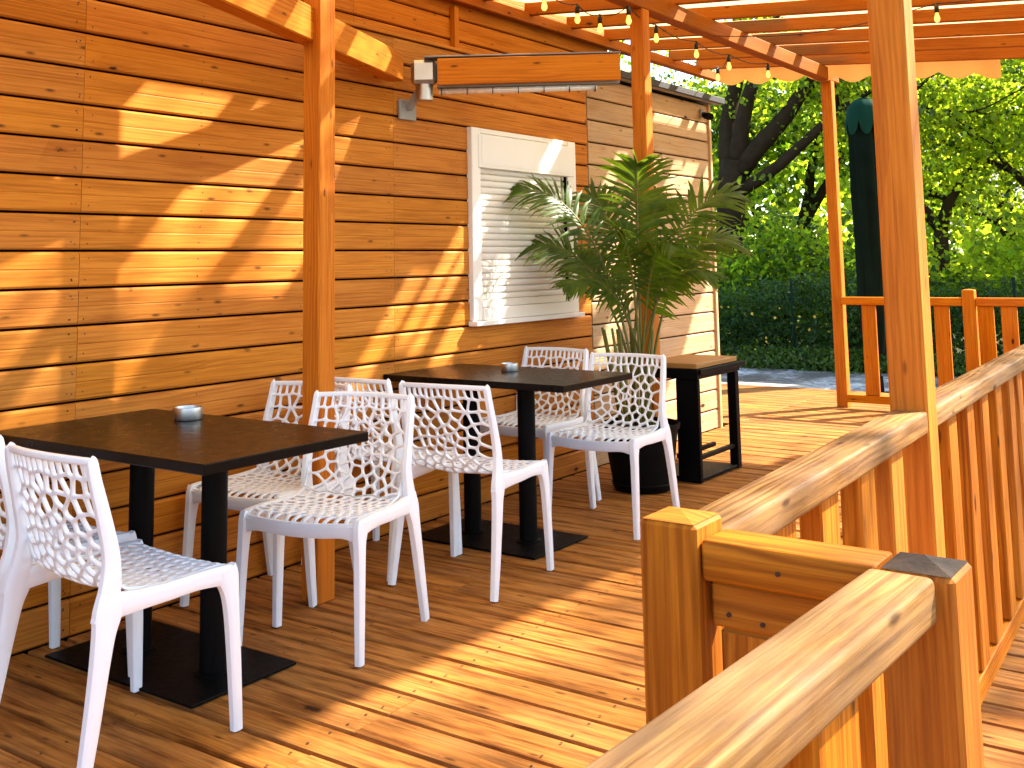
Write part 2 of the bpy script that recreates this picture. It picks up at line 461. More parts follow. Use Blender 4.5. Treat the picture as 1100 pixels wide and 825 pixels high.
def deck():
    m = MB()
    pitch = .157; y = -2.1; k = 0
    while y < 11.22:
        # each course is made of two or three boards butted end to end
        cuts = sorted([-3.749, 1.6] + [random.choice((-2.9, -2.3, -1.1, -.5)) + random.choice((0, .6))])
        for a, b in zip(cuts[:-1], cuts[1:]):
            dz = random.uniform(-.0015, .0015)
            m.newtint()
            yc = y + pitch / 2
            # two raised flutes per board with a shallow groove between them
            w = pitch - .0115
            pr = [(-w / 2, -.010), (-w / 2 + .005, -.001), (-.007, 0), (-.003, -.001), (.003, -.001), (.007, 0), (w / 2 - .005, -.001), (w / 2, -.010)]
            pr = [(-w / 2, -.03)] + pr + [(w / 2, -.03)]
            base = len(m.v); n = len(pr)
            for xx in (a + .0015, b - .0015):
                m.v += [(xx, yc + p[0], p[1] + dz) for p in pr]
            for i in range(n - 1):
                q = [(a, pr[i][0]), (b, pr[i][0]), (b, pr[i + 1][0]), (a, pr[i + 1][0])]
                m.face([base + i, base + n + i, base + n + i + 1, base + i + 1], [(p + m.off[0], r + m.off[1]) for p, r in q])
            m.face([base + i for i in range(n)], [(0, 0)] * n); m.face([base + n + i for i in range(n)][::-1], [(0, 0)] * n)
            # screw heads
        for xj in (-3.55, -2.95, -2.35, -1.75, -1.15, -.55, .05):
            for dy in (-.045, .045):
                m.newtint(); base = len(m.v)
                cx = xj + random.uniform(-.008, .008); cy = y + pitch / 2 + dy + random.uniform(-.004, .004)
                for q in range(6): m.v.append((cx + .005 * math.cos(q * 1.047), cy + .005 * math.sin(q * 1.047), .0024))
                m.face([base + q for q in range(6)], [(0, 0)] * 6, 1)
        y += pitch; k += 1
    m.newtint(); base = len(m.v)
    m.v += [(-3.72, -2.1, -.032), (1.6, -2.1, -.032), (1.6, 11.2, -.032), (-3.72, 11.2, -.032)]
    m.face([base, base + 1, base + 2, base + 3], [(0, 0)] * 4, 2)
    # joist skirt round the edge
    m.bx(-3.9, 1.6, 11.24, 11.285, -.23, -.004, 'x')
    m.bx(1.62, 1.66, -2.1, 11.2, -.23, -.004, 'y')
    # the deck runs on behind the annex corner
    y = 8.6
    while y < 11.2:
        m.bx(-6.4, -3.724, y + .003, y + pitch - .003, -.03, 0, 'x', .004); y += pitch
    tag(m.build('deck', ['deck_wood', 'nail_head', 'dark_gap']), kind='structure')
deck()

# ------------------------------------------------------------------ timber cabin
XW = -3.75
def boards(m, x, y_cuts, z0, z1, pitch=.144, proud=.0, nails=True, th=.022):
    """horizontal cladding on the plane x (front face), one box per board length"""
    z = z0
    row = 0
    while z < z1 - .01:
        top = min(z + pitch, z1)
        for a, b in zip(y_cuts[:-1], y_cuts[1:]):
            dx = random.uniform(-.001, .001)
            m.newtint()
            h = top - z - .010
            # profile: bevelled shadow gap top and bottom with a fine bead in the middle
            pr = [(-th, 0), (-.006, 0), (0, .007), (0, h * .49 - .003), (-.0018, h * .5), (0, h * .51 + .003), (0, h - .010), (-.009, h), (-th, h)]
            base = len(m.v); n = len(pr)
            ya, yb = a + .0012, b - .0012
            for yy in (ya, yb): m.v += [(x + dx + p[0], yy, z + .003 + p[1]) for p in pr]
            for i in range(n - 1):
                q = [(ya, pr[i]), (ya, pr[i + 1]), (yb, pr[i + 1]), (yb, pr[i])]
                m.face([base + i, base + i + 1, base + n + i + 1, base + n + i][::-1], [(p + m.off[0], r[1] + r[0] + m.off[1]) for p, r in q][::-1])
            m.face([base + i for i in range(n)], [(0, 0)] * n); m.face([base + n + i for i in range(n)][::-1], [(0, 0)] * n)
            if nails:
                ys = [a + .03, b - .03]
                yy = math.ceil(a / .61) * .61
                while yy < b: ys.append(yy); yy += .61
                for yy in ys:
                    for fz in (.2, .78):
                        m.newtint(); bb = len(m.v)
                        cy = yy + random.uniform(-.012, .012); cz = z + .003 + h * fz + random.uniform(-.008, .008); r = random.uniform(.0025, .004)
                        for q in range(6): m.v.append((x + .0014, cy + r * math.cos(q * 1.047), cz + r * math.sin(q * 1.047)))
                        m.face([bb + q for q in range(6)], [(0, 0)] * 6, 1)
        z = top; row += 1
cab = thing('timber_cabin', 'orange stained timber cabin clad in horizontal boards with a white shuttered window', 'cabin', (XW, 3, 0))
O = cab.location.copy()
m = MB(O)
WY0, WY1, WZ0, WZ1 = 4.985, 6.145, 1.035, 2.155          # window opening frame outline
boards(m, XW, [-2.2, .35, 2.47, 4.33, 6.355], .0, WZ0 // .144 * .144, .144)
zc = WZ0 // .144 * .144
boards(m, XW, [-2.2, .35, 2.47, 4.33, WY0 + .01], zc, zc + .144 * 8, .144)
boards(m, XW, [WY1 - .01, 6.355], zc, zc + .144 * 8, .144, nails=False)
boards(m, XW, [-2.2, .35, 2.47, 4.33, 6.355], zc + .144 * 8, 2.592, .144)
m.bx(XW - .12, XW - .0235, -2.2, 6.355, -.1, 2.58, 'y', .002, 2)
# short infill above and below the opening
m.build('wall', ['stained_wall_wood', 'nail_head', 'dark_gap'], cab)
m = MB(O)
XU = -4.55
boards(m, XU, [-2.2, 3.1, 4.88, 8.1], 2.45, 3.6, .16)
m.bx(XU - .1, XU - .0235, -2.2, 8.1, 2.4, 3.6, 'y', .002, 2)
m.bx(XU + .001, XU + .045, 5.86, 5.91, 2.86, 3.16, 'z', .003)
m.build('upper_wall', ['stained_wall_wood', 'nail_head', 'dark_gap'], cab)
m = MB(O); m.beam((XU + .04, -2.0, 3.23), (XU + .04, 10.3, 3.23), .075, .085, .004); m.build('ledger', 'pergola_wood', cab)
m = MB(O); m.bx(XW - .55, XW + .003, -2.2, 6.35, 2.594, 2.612, 'y', .002); m.build('wall_cap', 'stained_wall_wood', cab)
# slanting support beam that runs out from the wall past the first post
m = MB(O); m.beam((-3.68, 4.27, 2.40), (-2.55, 1.15, 2.40), .09, .15, .006); m.build('support_beam', 'post_wood', cab)
# window
wf = MB(O)
fx0, fx1 = XW - .01, XW + .032
wf.bx(fx0, fx1, WY0, WY0 + .085, WZ0, WZ1, 'z', .004)
wf.bx(fx0, fx1, WY1 - .10, WY1, WZ0, WZ1, 'z', .004)
wf.bx(fx0, fx1 - .002, WY0 + .086, WY1 - .101, WZ1 - .03, WZ1, 'y', .004)
wf.bx(fx0, fx1 + .01, WY0 + .086, WY1 - .101, WZ0, WZ0 + .07, 'y', .004)
win = wf.build('window', 'white_paint', cab)
m = MB(O); m.bx(fx0, fx1 + .006, WY0 + .06, WY1 - .03, WZ1 - .235, WZ1 - .034, 'y', .004); m.bx(fx1 + .006, fx1 + .008, WY0 + .09, WY1 - .06, WZ1 - .215, WZ1 - .05, 'y', .0005); m.build('shutter_box', 'white_paint', win)
m = MB(O)
z = WZ0 + .075
while z < WZ1 - .245:
    m.newtint()
    pr = [(.0, .0), (.009, .006), (.012, .018), (.009, .031), (.0, .037), (-.003, .039)]
    base = len(m.v); n = len(pr)
    for yy in (WY0 + .09, WY1 - .105): m.v += [(XW - .004 + p[0], yy, z + p[1]) for p in pr]
    for i in range(n - 1): m.face([base + i, base + n + i, base + n + i + 1, base + i + 1], [(0, 0)] * 4, 0, True)
    z += .039
m.bx(XW - .03, XW - .006, WY0 + .086, WY1 - .101, WZ0 + .07, WZ1 - .235, 'y', .001, 1)
m.bx(XW - .004, XW + .018, WY0 + .092, WY1 - .107, WZ0 + .072, WZ0 + .115, 'y', .003, 0)
m.build('roller_shutter', ['shutter_slat', 'dark_gap'], win, 40)
m = MB(O); m.bx(XW + .0, fx1 + .035, WY0 - .015, WY1 + .015, WZ0 - .03, WZ0 - .002, 'y', .004); m.build('sill', 'white_paint', win)
m = MB(O); m.bx(XW - .004, XW + .020, WY1 - .118, WY1 - .106, WZ0 + .072, WZ1 - .237, 'z', .002); m.build('shutter_track', 'dark_gap', win)

# ------------------------------------------------------------------ pale annex
ann = thing('annex_shed', 'pale weathered board shed with a low dark roof edge behind the palm', 'shed', (XW, 7.4, 0))
O = ann.location.copy()
m = MB(O)
boards(m, XW + .004, [6.362, 7.35, 8.33], 0, 2.66, .156)
m.bx(XW - .12, XW - .02, 6.362, 8.32, -.1, 2.66, 'y', .002, 2)
m.bx(XW - 2.6, XW - .12, 8.22, 8.32, -.2, 2.66, 'x', .002, 2)
m.build('wall', ['pale_wall_wood', 'nail_head', 'dark_gap'], ann)
m = MB(O); m.bx(XW - .03, XW + .022, 8.331, 8.37, -.02, 2.66, 'z', .004); m.build('corner_trim', 'pale_wall_wood', ann)
m = MB(O)
m.beam((XW - 2.6, 7.37, 2.62 + .3), (XW + .10, 7.37, 2.69), .05, 2.25, .004, (0, 1, 0))
m.build('roof', 'tar_roof', ann)
m = MB(O); m.bx(XW + .03, XW + .075, 6.4, 8.46, 2.66, 2.668, 'y', .002); m.build('roof_edge', 'grey_plate', ann)
cam_t = thing('security_camera', 'tiny dark camera under the eave of the pale shed', 'camera', (XW + .03, 8.2, 2.56))
m = MB(cam_t.location); m.bx(XW + .006, XW + .03, 8.17, 8.23, 2.53, 2.60, 'z', .004); m.build('bracket', 'grey_plate', cam_t)
m = MB(cam_t.location); m.tube([(XW + .03, 8.2, 2.56), (XW + .06, 8.18, 2.54), (XW + .13, 8.12, 2.52)], [.02, .03, .03], 10); m.build('body', 'black_metal', cam_t)
box_t = thing('socket_box', 'small red box fixed low on the pale shed wall behind the black bar table', 'box', (XW + .04, 7.25, .55))
m = MB(box_t.location); m.bx(XW + .012, XW + .07, 7.20, 7.31, .50, .60, 'z', .008); m.build('case', 'red_plastic', box_t)
m = MB(box_t.location); m.bx(XW + .012, XW + .030, 7.19, 7.32, .602, .62, 'y', .003); m.build('cover', 'black_metal', box_t)

# ------------------------------------------------------------------ pergola
per = thing('timber_pergola', 'orange timber pergola with posts and rafters under cream shade fabric', 'pergola', (-3.28, 6, 0))
O = per.location.copy()
def rz(x): return 3.145 - .085 * (x + 3.28)          # underside of the rafters
XP = -3.28
for py in (3.3, 6.28, 10.05, .2):
    m = MB(O); m.bx(XP - .05, XP + .05, py - .05, py + .05, 0, 3.02, 'z', .006); m.build('post', 'post_wood', per)
for py in (2.975, 6.9):
    m = MB(O); m.bx(-.838, -.742, py - .047, py + .047, 0, rz(-.79) - .125, 'z', .006) if py < 4 else m.bx(-1.02, -.925, py - .047, py + .047, 0, rz(-.97) - .125, 'z', .006)
    m.build('post', 'post_wood', per)
m = MB(O); m.bx(-1.12, -1.02, 10.0, 10.1, 0, rz(-.97) - .125, 'z', .006); m.build('post', 'post_wood', per)
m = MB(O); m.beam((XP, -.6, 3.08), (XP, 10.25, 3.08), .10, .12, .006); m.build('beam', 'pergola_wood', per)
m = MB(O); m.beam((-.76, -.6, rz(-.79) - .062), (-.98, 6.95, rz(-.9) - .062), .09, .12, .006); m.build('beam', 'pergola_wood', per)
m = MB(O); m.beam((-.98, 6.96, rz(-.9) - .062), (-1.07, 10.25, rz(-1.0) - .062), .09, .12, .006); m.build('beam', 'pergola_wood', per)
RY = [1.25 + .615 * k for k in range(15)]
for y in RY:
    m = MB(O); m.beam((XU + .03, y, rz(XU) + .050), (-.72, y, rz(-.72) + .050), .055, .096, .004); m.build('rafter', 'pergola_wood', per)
# shade fabric, laid over the rafters in strips; some bays near the house are left open
m = MB(O)
def strip(y0, y1, x0, x1, A=None, B=None, nx=14):
    m.newtint(); base = len(m.v); ny = 3
    A = y0 if A is None else A; B = y1 if B is None else B
    for j in range(ny + 1):
        for i in range(nx + 1):
            x = x0 + (x1 - x0) * i / nx; y = y0 + (y1 - y0) * j / ny
            sag = .022 * math.sin(math.pi * min(max((y - A) / (B - A), 0), 1))
            m.v.append((x, y, rz(x) + .104 - sag + .002))
    for j in range(ny):
        for i in range(nx):
            a = base + j * (nx + 1) + i
            m.face([a, a + 1, a + nx + 2, a + nx + 1], [(0, 0)] * 4, 0, True)
XR = -.70
# unseen openings added and shaped to throw sun patches on the walls, (y0, y1, x0, x1)
SUN_SLITS = [(4.36, 4.90, -3.20, -2.36), (3.75, 4.29, -3.16, -2.30), (4.975, 5.42, -3.26, -2.62), (3.36, 3.66, -2.72, -2.24), 
         (6.20, 6.42, -2.66, -2.34), (6.48, 6.60, -2.9, -2.46), (6.64, 6.75, -2.80, -2.42), (6.83, 7.02, -3.16, -2.80), (6.84, 7.10, -2.7, -2.36),
         (7.10, 7.30, -2.75, -2.40), (7.82, 8.0, -3.40, -2.9), (8.06, 8.6, -3.46, -2.98), (8.68, 9.2, -3.46, -2.96), (8.3, 8.5, -2.9, -2.5), (8.70, 8.95, -2.8, -2.3), (9.3, 9.8, -3.42, -3.0)]
sr = random.Random(4)
for a, b in zip(RY[:-1], RY[1:]):
    sl_ = [q for q in SUN_SLITS if a - .02 <= (q[0] + q[1]) / 2 < b]
    ys = sorted({a, b} | {min(max(y, a), b) for q in sl_ for y in q[:2]})
    for ya, yb in zip(ys[:-1], ys[1:]):
        if yb - ya < .004: continue
        x = XU + .05
        for q in sorted([q for q in sl_ if q[0] <= (ya + yb) / 2 <= q[1]], key=lambda q: q[2]):
            strip(ya, yb, x, q[2], a, b)
            # cross bands meant to break up the sun patch; none drawn
            xx = 9
            while xx < q[3] - .06:
                w_ = .05; strip(ya, yb, xx, min(xx + w_, q[3]), a, b, 2); xx += 9
            x = q[3]
        strip(ya, yb, x, XR, a, b)
strip(RY[0] - .5, RY[0], XU + .05, XR)
fab = m.build('canopy', 'roof_fabric', per)
# scalloped valance at the far end
m = MB(O); m.newtint()
yv = RY[-1] + .07; N = 240
x0, x1 = XU + .2, -1.75
base = 0
for i in range(N + 1):
    x = x0 + (x1 - x0) * i / N
    ph = (x - x0) / .30
    drop = .17 + .055 * abs(math.sin(math.pi * ph)) + .01 * math.sin(ph * 1.7)
    yy = yv + .012 * math.sin(ph * 2.3) + .006 * math.sin(ph * 6)
    m.v += [(x, yy, rz(x) + .11), (x, yy, rz(x) + .11 - drop - .03)]
for i in range(N): m.face([2 * i, 2 * i + 1, 2 * i + 3, 2 * i + 2], [(0, 0)] * 4, 0, True)
m.build('valance', 'valance_cloth', per)

# ------------------------------------------------------------------ railings
def railing(label, p0, p1, posts=(), across=False, mat='rail_wood', n=None, pitch=.27, top=.97, phase=.5, under=False, bottom=True, tw=.09, th=.055, bal=(.045, .12), post_top=None, loc=None, bmat='rail_wood'):
    p0, p1 = Vector(p0), Vector(p1)
    t = thing('railing', label, 'railing', loc or (p0.x, p0.y, 0))
    o = t.location.copy()
    d = (p1 - p0); L = d.length; d.normalize()
    m = MB(o); m.roundbeam(p0 + Vector((0, 0, top - th / 2)), p1 + Vector((0, 0, top - th / 2)), tw, th, .008); m.build('top_rail', mat, t, 35)
    if under:
        m = MB(o); m.beam(p0 + d * .003 + Vector((0, 0, top - th - .033)), p1 - d * .003 + Vector((0, 0, top - th - .033)), .045, .06, .004); m.build('lower_rail', bmat, t)
    if bottom:
        m = MB(o); m.beam(p0 + d * .003 + Vector((0, 0, .09)), p1 - d * .003 + Vector((0, 0, .09)), .045, .07, .004); m.build('bottom_rail', bmat, t)
    k = 0; s_ = pitch * phase
    z0, z1 = (.127 if bottom else .0), top - th - (.064 if under else .001)
    while s_ < L - bal[1] * .5:
        c = p0 + d * s_ + Vector((random.uniform(-.003, .003), 0, 0))
        m = MB(o)
        a = Vector((c.x, c.y, z0)); b = Vector((c.x + random.uniform(-.002, .002), c.y, z1))
        m.beam(a, b, bal[1], bal[0], .005, up=d.cross(Vector((0, 0, 1))))
        m.build('baluster', bmat, t)
        s_ += pitch
    return t
def add_post(t, x0, x1, y0, y1, z1, mat='rail_wood', cap=None):
    m = MB(t.location); m.bx(x0, x1, y0, y1, 0, z1 - (.008 if not cap else .012), 'z', .006)
    p = m.build('post', mat, t)
    m = MB(t.location)
    # low pyramid end with a crack pattern of the end grain
    cx, cy = (x0 + x1) / 2, (y0 + y1) / 2
    m.newtint(); z0 = z1 - (.008 if not cap else .012); r = .004
    m.v += [(x0 + r, y0 + r, z0), (x1 - r, y0 + r, z0), (x1 - r, y1 - r, z0), (x0 + r, y1 - r, z0), (cx, cy, z1)]
    for a in range(4):
        b = (a + 1) % 4
        m.face([a, b, 4], [(m.v[q][0], m.v[q][1]) for q in (a, b, 4)])
    m.build('post_top', cap or mat, p)
    return p
t = railing('golden timber railing with worn top rail ending at the dark topped post', (-.480, -.9, 0), (-.400, 1.405, 0), mat='worn_sunlit_rail_wood', pitch=.24, phase=.45, top=.983, tw=.082)
add_post(t, -.430, -.338, 1.408, 1.505, .995, cap='weathered_end_grain')
cross_t = t = railing('short cross railing of doubled boards between two square posts', (-.669, 1.455, 0), (-.433, 1.455, 0), top=.984, pitch=.135, phase=.55, under=True, tw=.085, bal=(.04, .115))
add_post(t, -.760, -.672, 1.402, 1.497, 1.012)
railing('golden timber railing from the square cross post to the tall pergola post', (-.728, 1.50, 0), (-.788, 2.925, 0), pitch=.27, phase=.35, top=.972, mat='worn_sunlit_rail_wood')
railing('long golden timber railing running away beyond the tall pergola post', (-.795, 3.025, 0), (-1.06, 9.86, 0), pitch=.27, phase=.3, mat='worn_sunlit_rail_wood')
t = cross_t
for sx, sz in ((-.640, .885), (-.592, .880), (-.56, .955), (-.47, .95)):
    m = MB(t.location); m.tube([(sx, 1.4295 - (.02 if sz > .9 else 0), sz), (sx, 1.4345 - (.02 if sz > .9 else 0), sz)], [.0032, .0032], 8)
    m.build('screw_head', 'nail_head', cross_t)
t = railing('low far railing of flat boards joining the distant pergola post', (-3.225, 9.97, 0), (-2.185, 9.97, 0), pitch=.315, phase=.75, top=1.0, th=.07, tw=.07, bal=(.03, .125), mat='post_wood', bmat='post_wood')
add_post(t, -2.18, -2.08, 9.92, 10.02, 1.075, 'post_wood')
railing('low far railing of flat boards to the outer side of its short capped post', (-2.075, 9.97, 0), (-1.13, 9.97, 0), pitch=.18, phase=.4, top=1.0, th=.07, tw=.07, bal=(.03, .125), mat='post_wood', bmat='post_wood')

# ------------------------------------------------------------------ perforated chairs
def clip(poly, nx, ny, c):
    """keep the part of a polygon where nx*x+ny*y <= c"""
    out = []
    n = len(poly)
    for i in range(n):
        p, q = poly[i], poly[(i + 1) % n]
        a = nx * p[0] + ny * p[1] - c; b = nx * q[0] + ny * q[1] - c
        if a <= 0: out.append(p)
        if (a < 0 < b) or (b < 0 < a):
            t_ = a / (a - b); out.append((p[0] + (q[0] - p[0]) * t_, p[1] + (q[1] - p[1]) * t_))
    return out
def voronoi(seeds, x0, x1, y0, y1):
    cells = []
    S = np.array(seeds)
    for i, (sx, sy) in enumerate(seeds):
        poly = [(x0, y0), (x1, y0), (x1, y1), (x0, y1)]
        d = np.hypot(S[:, 0] - sx, S[:, 1] - sy)
        for j in np.argsort(d)[1:40]:
            tx, ty = seeds[j]
            nx, ny = tx - sx, ty - sy
            poly = clip(poly, nx, ny, nx * (sx + tx) / 2 + ny * (sy + ty) / 2)
            if not poly: break
        if len(poly) >= 3:
            out = []
            for p in poly:
                if not out or math.dist(p, out[-1]) > 1e-5: out.append(p)
            if math.dist(out[0], out[-1]) < 1e-5: out.pop()
            if len(out) >= 3: cells.append(out)
    return cells
# side profile of the shell, from the top of the back to the front of the seat: (y, z)
PROF = [(-.268, .815), (-.247, .74), (-.222, .64), (-.197, .55), (-.178, .50), (-.145, .462), (-.09, .446), (0, .440), (.10, .445), (.17, .452), (.215, .448), (.232, .435)]
def catmull(P, n=10):
    out = []
    for i in range(len(P) - 1):
        p0 = P[max(i - 1, 0)]; p1 = P[i]; p2 = P[i + 1]; p3 = P[min(i + 2, len(P) - 1)]
        for k in range(n):
            t_ = k / n
            out.append(tuple(.5 * (2 * p1[a] + (p2[a] - p0[a]) * t_ + (2 * p0[a] - 5 * p1[a] + 4 * p2[a] - p3[a]) * t_ ** 2 + (3 * p1[a] - p0[a] - 3 * p2[a] + p3[a]) * t_ ** 3) for a in range(2)))
    out.append(P[-1]); return out
PC = catmull(PROF)
AL = [0.0]
for a, b in zip(PC[:-1], PC[1:]): AL.append(AL[-1] + math.dist(a, b))
LS = AL[-1]
S_BEND = .375                                   # arc length where the back turns into the seat
def shell(u, s):
    """u -.5...5 across, s arc length down the shell -> point"""
    s = min(max(s, 0), LS)
    y = np.interp(s, AL, [p[0] for p in PC]); z = np.interp(s, AL, [p[1] for p in PC])
    w = np.interp(s, [0, .2, .34, .42, .6, LS], [.196, .203, .200, .200, .212, .214])
    k = (2 * u) ** 2
    back = np.interp(s, [0, .25, .40, .5], [1, 1, .5, 0])
    seat = np.interp(s, [.30, .42, .6, .74, LS], [0, .8, 1, .5, .1])
    return Vector((2 * u * w, y + .030 * k * back, z + .016 * k * seat))
def shell_n(u, s):
    e = .004
    a = shell(u + e, s) - shell(u - e, s); b = shell(u, min(s + e, LS)) - shell(u, max(s - e, 0))
    return b.cross(a).normalized()
W2 = .405                                        # nominal width used for the flat pattern
def seeds_chair():
    r = random.Random(11); S = []
    for k in range(13): S.append((-.5 * W2 + W2 * (k + .5) / 13, .018 + .006 * r.random()))
    for k in range(10): S.append((-.5 * W2 + W2 * (k + .5) / 10 + r.uniform(-.004, .004), .072 + .010 * math.cos(k * 2.2)))
    c = (0, .215)
    S.append((c[0] - .011, c[1])); S.append((c[0] + .011, c[1]))
    rad = .030; ring = 0
    while rad < .34:
        n = max(5, int(2 * math.pi * rad / (.045 if rad > .06 else .034)))
        ph = r.random()
        for k in range(n):
            a = 2 * math.pi * (k + ph) / n
            x = c[0] + rad * math.cos(a) + r.uniform(-.008, .008); y = c[1] + rad * 1.0 * math.sin(a) + r.uniform(-.005, .005)
            if abs(x) < W2 / 2 - .010 and .105 < y < S_BEND + .02: S.append((x, y))
        rad += .044; ring += 1
    # seat: flatter slots, longer front to back
    y = S_BEND + .035; row = 0
    while y < LS - .008:
        n = 11
        for k in range(n + (row % 2)):
            x = -.5 * W2 + W2 * (k + (.5 if row % 2 == 0 else 0)) / n + r.uniform(-.006, .006)
            if abs(x) < W2 / 2 - .006: S.append((x, y + r.uniform(-.007, .007)))
        y += .040; row += 1
    return S
def chair_shell():
    cells = voronoi(seeds_chair(), -W2 / 2, W2 / 2, 0, LS)
    back, seat = MB(), MB()
    for mb in (back, seat): mb.t = (.5, .5, .5); mb.key = {}
    def vert(mb, x, s, side, th):
        k = (round(x, 5), round(s, 5), side, round(th, 5))
        if k not in mb.key:
            u = x / W2; p = shell(u, s) + shell_n(u, s) * (side * th)
            mb.key[k] = len(mb.v); mb.v.append(tuple(p))
        return mb.key[k]
    Z4 = [(0, 0)] * 4
    for poly in cells:
        cx = sum(p[0] for p in poly) / len(poly); cy = sum(p[1] for p in poly) / len(poly)
        isseat = cy > S_BEND + .012
        mb = seat if isseat else back
        n = len(poly)
        area = sum(poly[i][0] * poly[(i + 1) % n][1] - poly[(i + 1) % n][0] * poly[i][1] for i in range(n))
        if area < 0: poly = poly[::-1]
        outer = []
        for i in range(n):
            p, q = poly[i], poly[(i + 1) % n]
            L = math.dist(p, q); k = 4 if L > .012 else 2
            for j in range(k): outer.append((p[0] + (q[0] - p[0]) * j / k, p[1] + (q[1] - p[1]) * j / k))
        w = .0041 if not isseat else .0072
        if not isseat and cy > .31: w = .0041 + (cy - .31) / .08 * .0018
        edges = []
        for i in range(n):
            p, q = poly[i], poly[(i + 1) % n]
            ex, ey = q[0] - p[0], q[1] - p[1]; L = math.hypot(ex, ey)
            nx, ny = ey / L, -ex / L
            edges.append((nx, ny, max((p[0] - cx) * nx + (p[1] - cy) * ny - w, .0015)))
        hole = []
        for (px, py) in outer:
            a = math.atan2(py - cy, px - cx); dx, dy = math.cos(a), math.sin(a)
            acc = 0
            for nx, ny, dd in edges:
                k = dx * nx + dy * ny
                if k > 1e-3: acc += (k / dd) ** 7
            r_ = acc ** (-1 / 7)
            hole.append((cx + dx * r_, cy + dy * r_))
        N = len(outer)
        th = .0072 if not isseat else .0040
        for i in range(N):
            j = (i + 1) % N
            o0, o1, h0, h1 = outer[i], outer[j], hole[i], hole[j]
            mid0 = ((o0[0] + 3 * h0[0]) / 4, (o0[1] + 3 * h0[1]) / 4); mid1 = ((o1[0] + 3 * h1[0]) / 4, (o1[1] + 3 * h1[1]) / 4)
            for sd in (1, -1):
                a = [vert(mb, *o0, sd, th), vert(mb, *o1, sd, th), vert(mb, *mid1, sd, th * .93), vert(mb, *mid0, sd, th * .93)]
                b = [a[3], a[2], vert(mb, *h1, sd, th * .6), vert(mb, *h0, sd, th * .6)]
                for q in (a, b): mb.face(q if sd < 0 else q[::-1], Z4, 0, True)
            mb.face([vert(mb, *h0, 1, th * .6), vert(mb, *h1, 1, th * .6), vert(mb, *h1, -1, th * .6), vert(mb, *h0, -1, th * .6)], Z4, 0, True)
            # close the sheet where it ends
            for lim, ax in ((-W2 / 2, 0), (W2 / 2, 0), (0, 1), (LS, 1)):
                if abs(o0[ax] - lim) < 1e-6 and abs(o1[ax] - lim) < 1e-6:
                    mb.face([vert(mb, *o1, 1, th), vert(mb, *o0, 1, th), vert(mb, *o0, -1, th), vert(mb, *o1, -1, th)], Z4, 0, False)
    return back, seat
def sweep(mb, path, sizes, side=(1, 0, 0), n=16, p=7, cap=True):
    """superellipse tube; sizes = (half width along side, half depth)"""
    mb.t = (.5, .5, .5)
    P = [Vector(q) for q in path]; base = len(mb.v)
    for i, q in enumerate(P):
        t_ = (P[min(i + 1, len(P) - 1)] - P[max(i - 1, 0)]).normalized()
        x = Vector(side); x = (x - t_ * x.dot(t_)).normalized(); y = t_.cross(x)
        a_, b_ = sizes[i]
        for k in range(n):
            a = 2 * math.pi * (k + .5) / n; c, s_ = math.cos(a), math.sin(a)
            r = (abs(c) ** p + abs(s_) ** p) ** (-1 / p)
            mb.v.append(tuple(q + x * (a_ * c * r) + y * (b_ * s_ * r)))
    for i in range(len(P) - 1):
        for k in range(n):
            k2 = (k + 1) % n
            mb.face([base + i * n + k, base + i * n + k2, base + (i + 1) * n + k2, base + (i + 1) * n + k], [(0, 0)] * 4, 0, True)
    if cap:
        mb.face([base + k for k in range(n)][::-1], [(0, 0)] * n); mb.face([base + (len(P) - 1) * n + k for k in range(n)], [(0, 0)] * n)
def smoothpath(P, n=5):
    out = []
    D = len(P[0])
    for i in range(len(P) - 1):
        p0 = P[max(i - 1, 0)]; p1 = P[i]; p2 = P[i + 1]; p3 = P[min(i + 2, len(P) - 1)]
        for k in range(n):
            t_ = k / n
            out.append(tuple(.5 * (2 * p1[a] + (p2[a] - p0[a]) * t_ + (2 * p0[a] - 5 * p1[a] + 4 * p2[a] - p3[a]) * t_ ** 2 + (3 * p1[a] - p0[a] - 3 * p2[a] + p3[a]) * t_ ** 3) for a in range(D)))
    out.append(P[-1]); return out
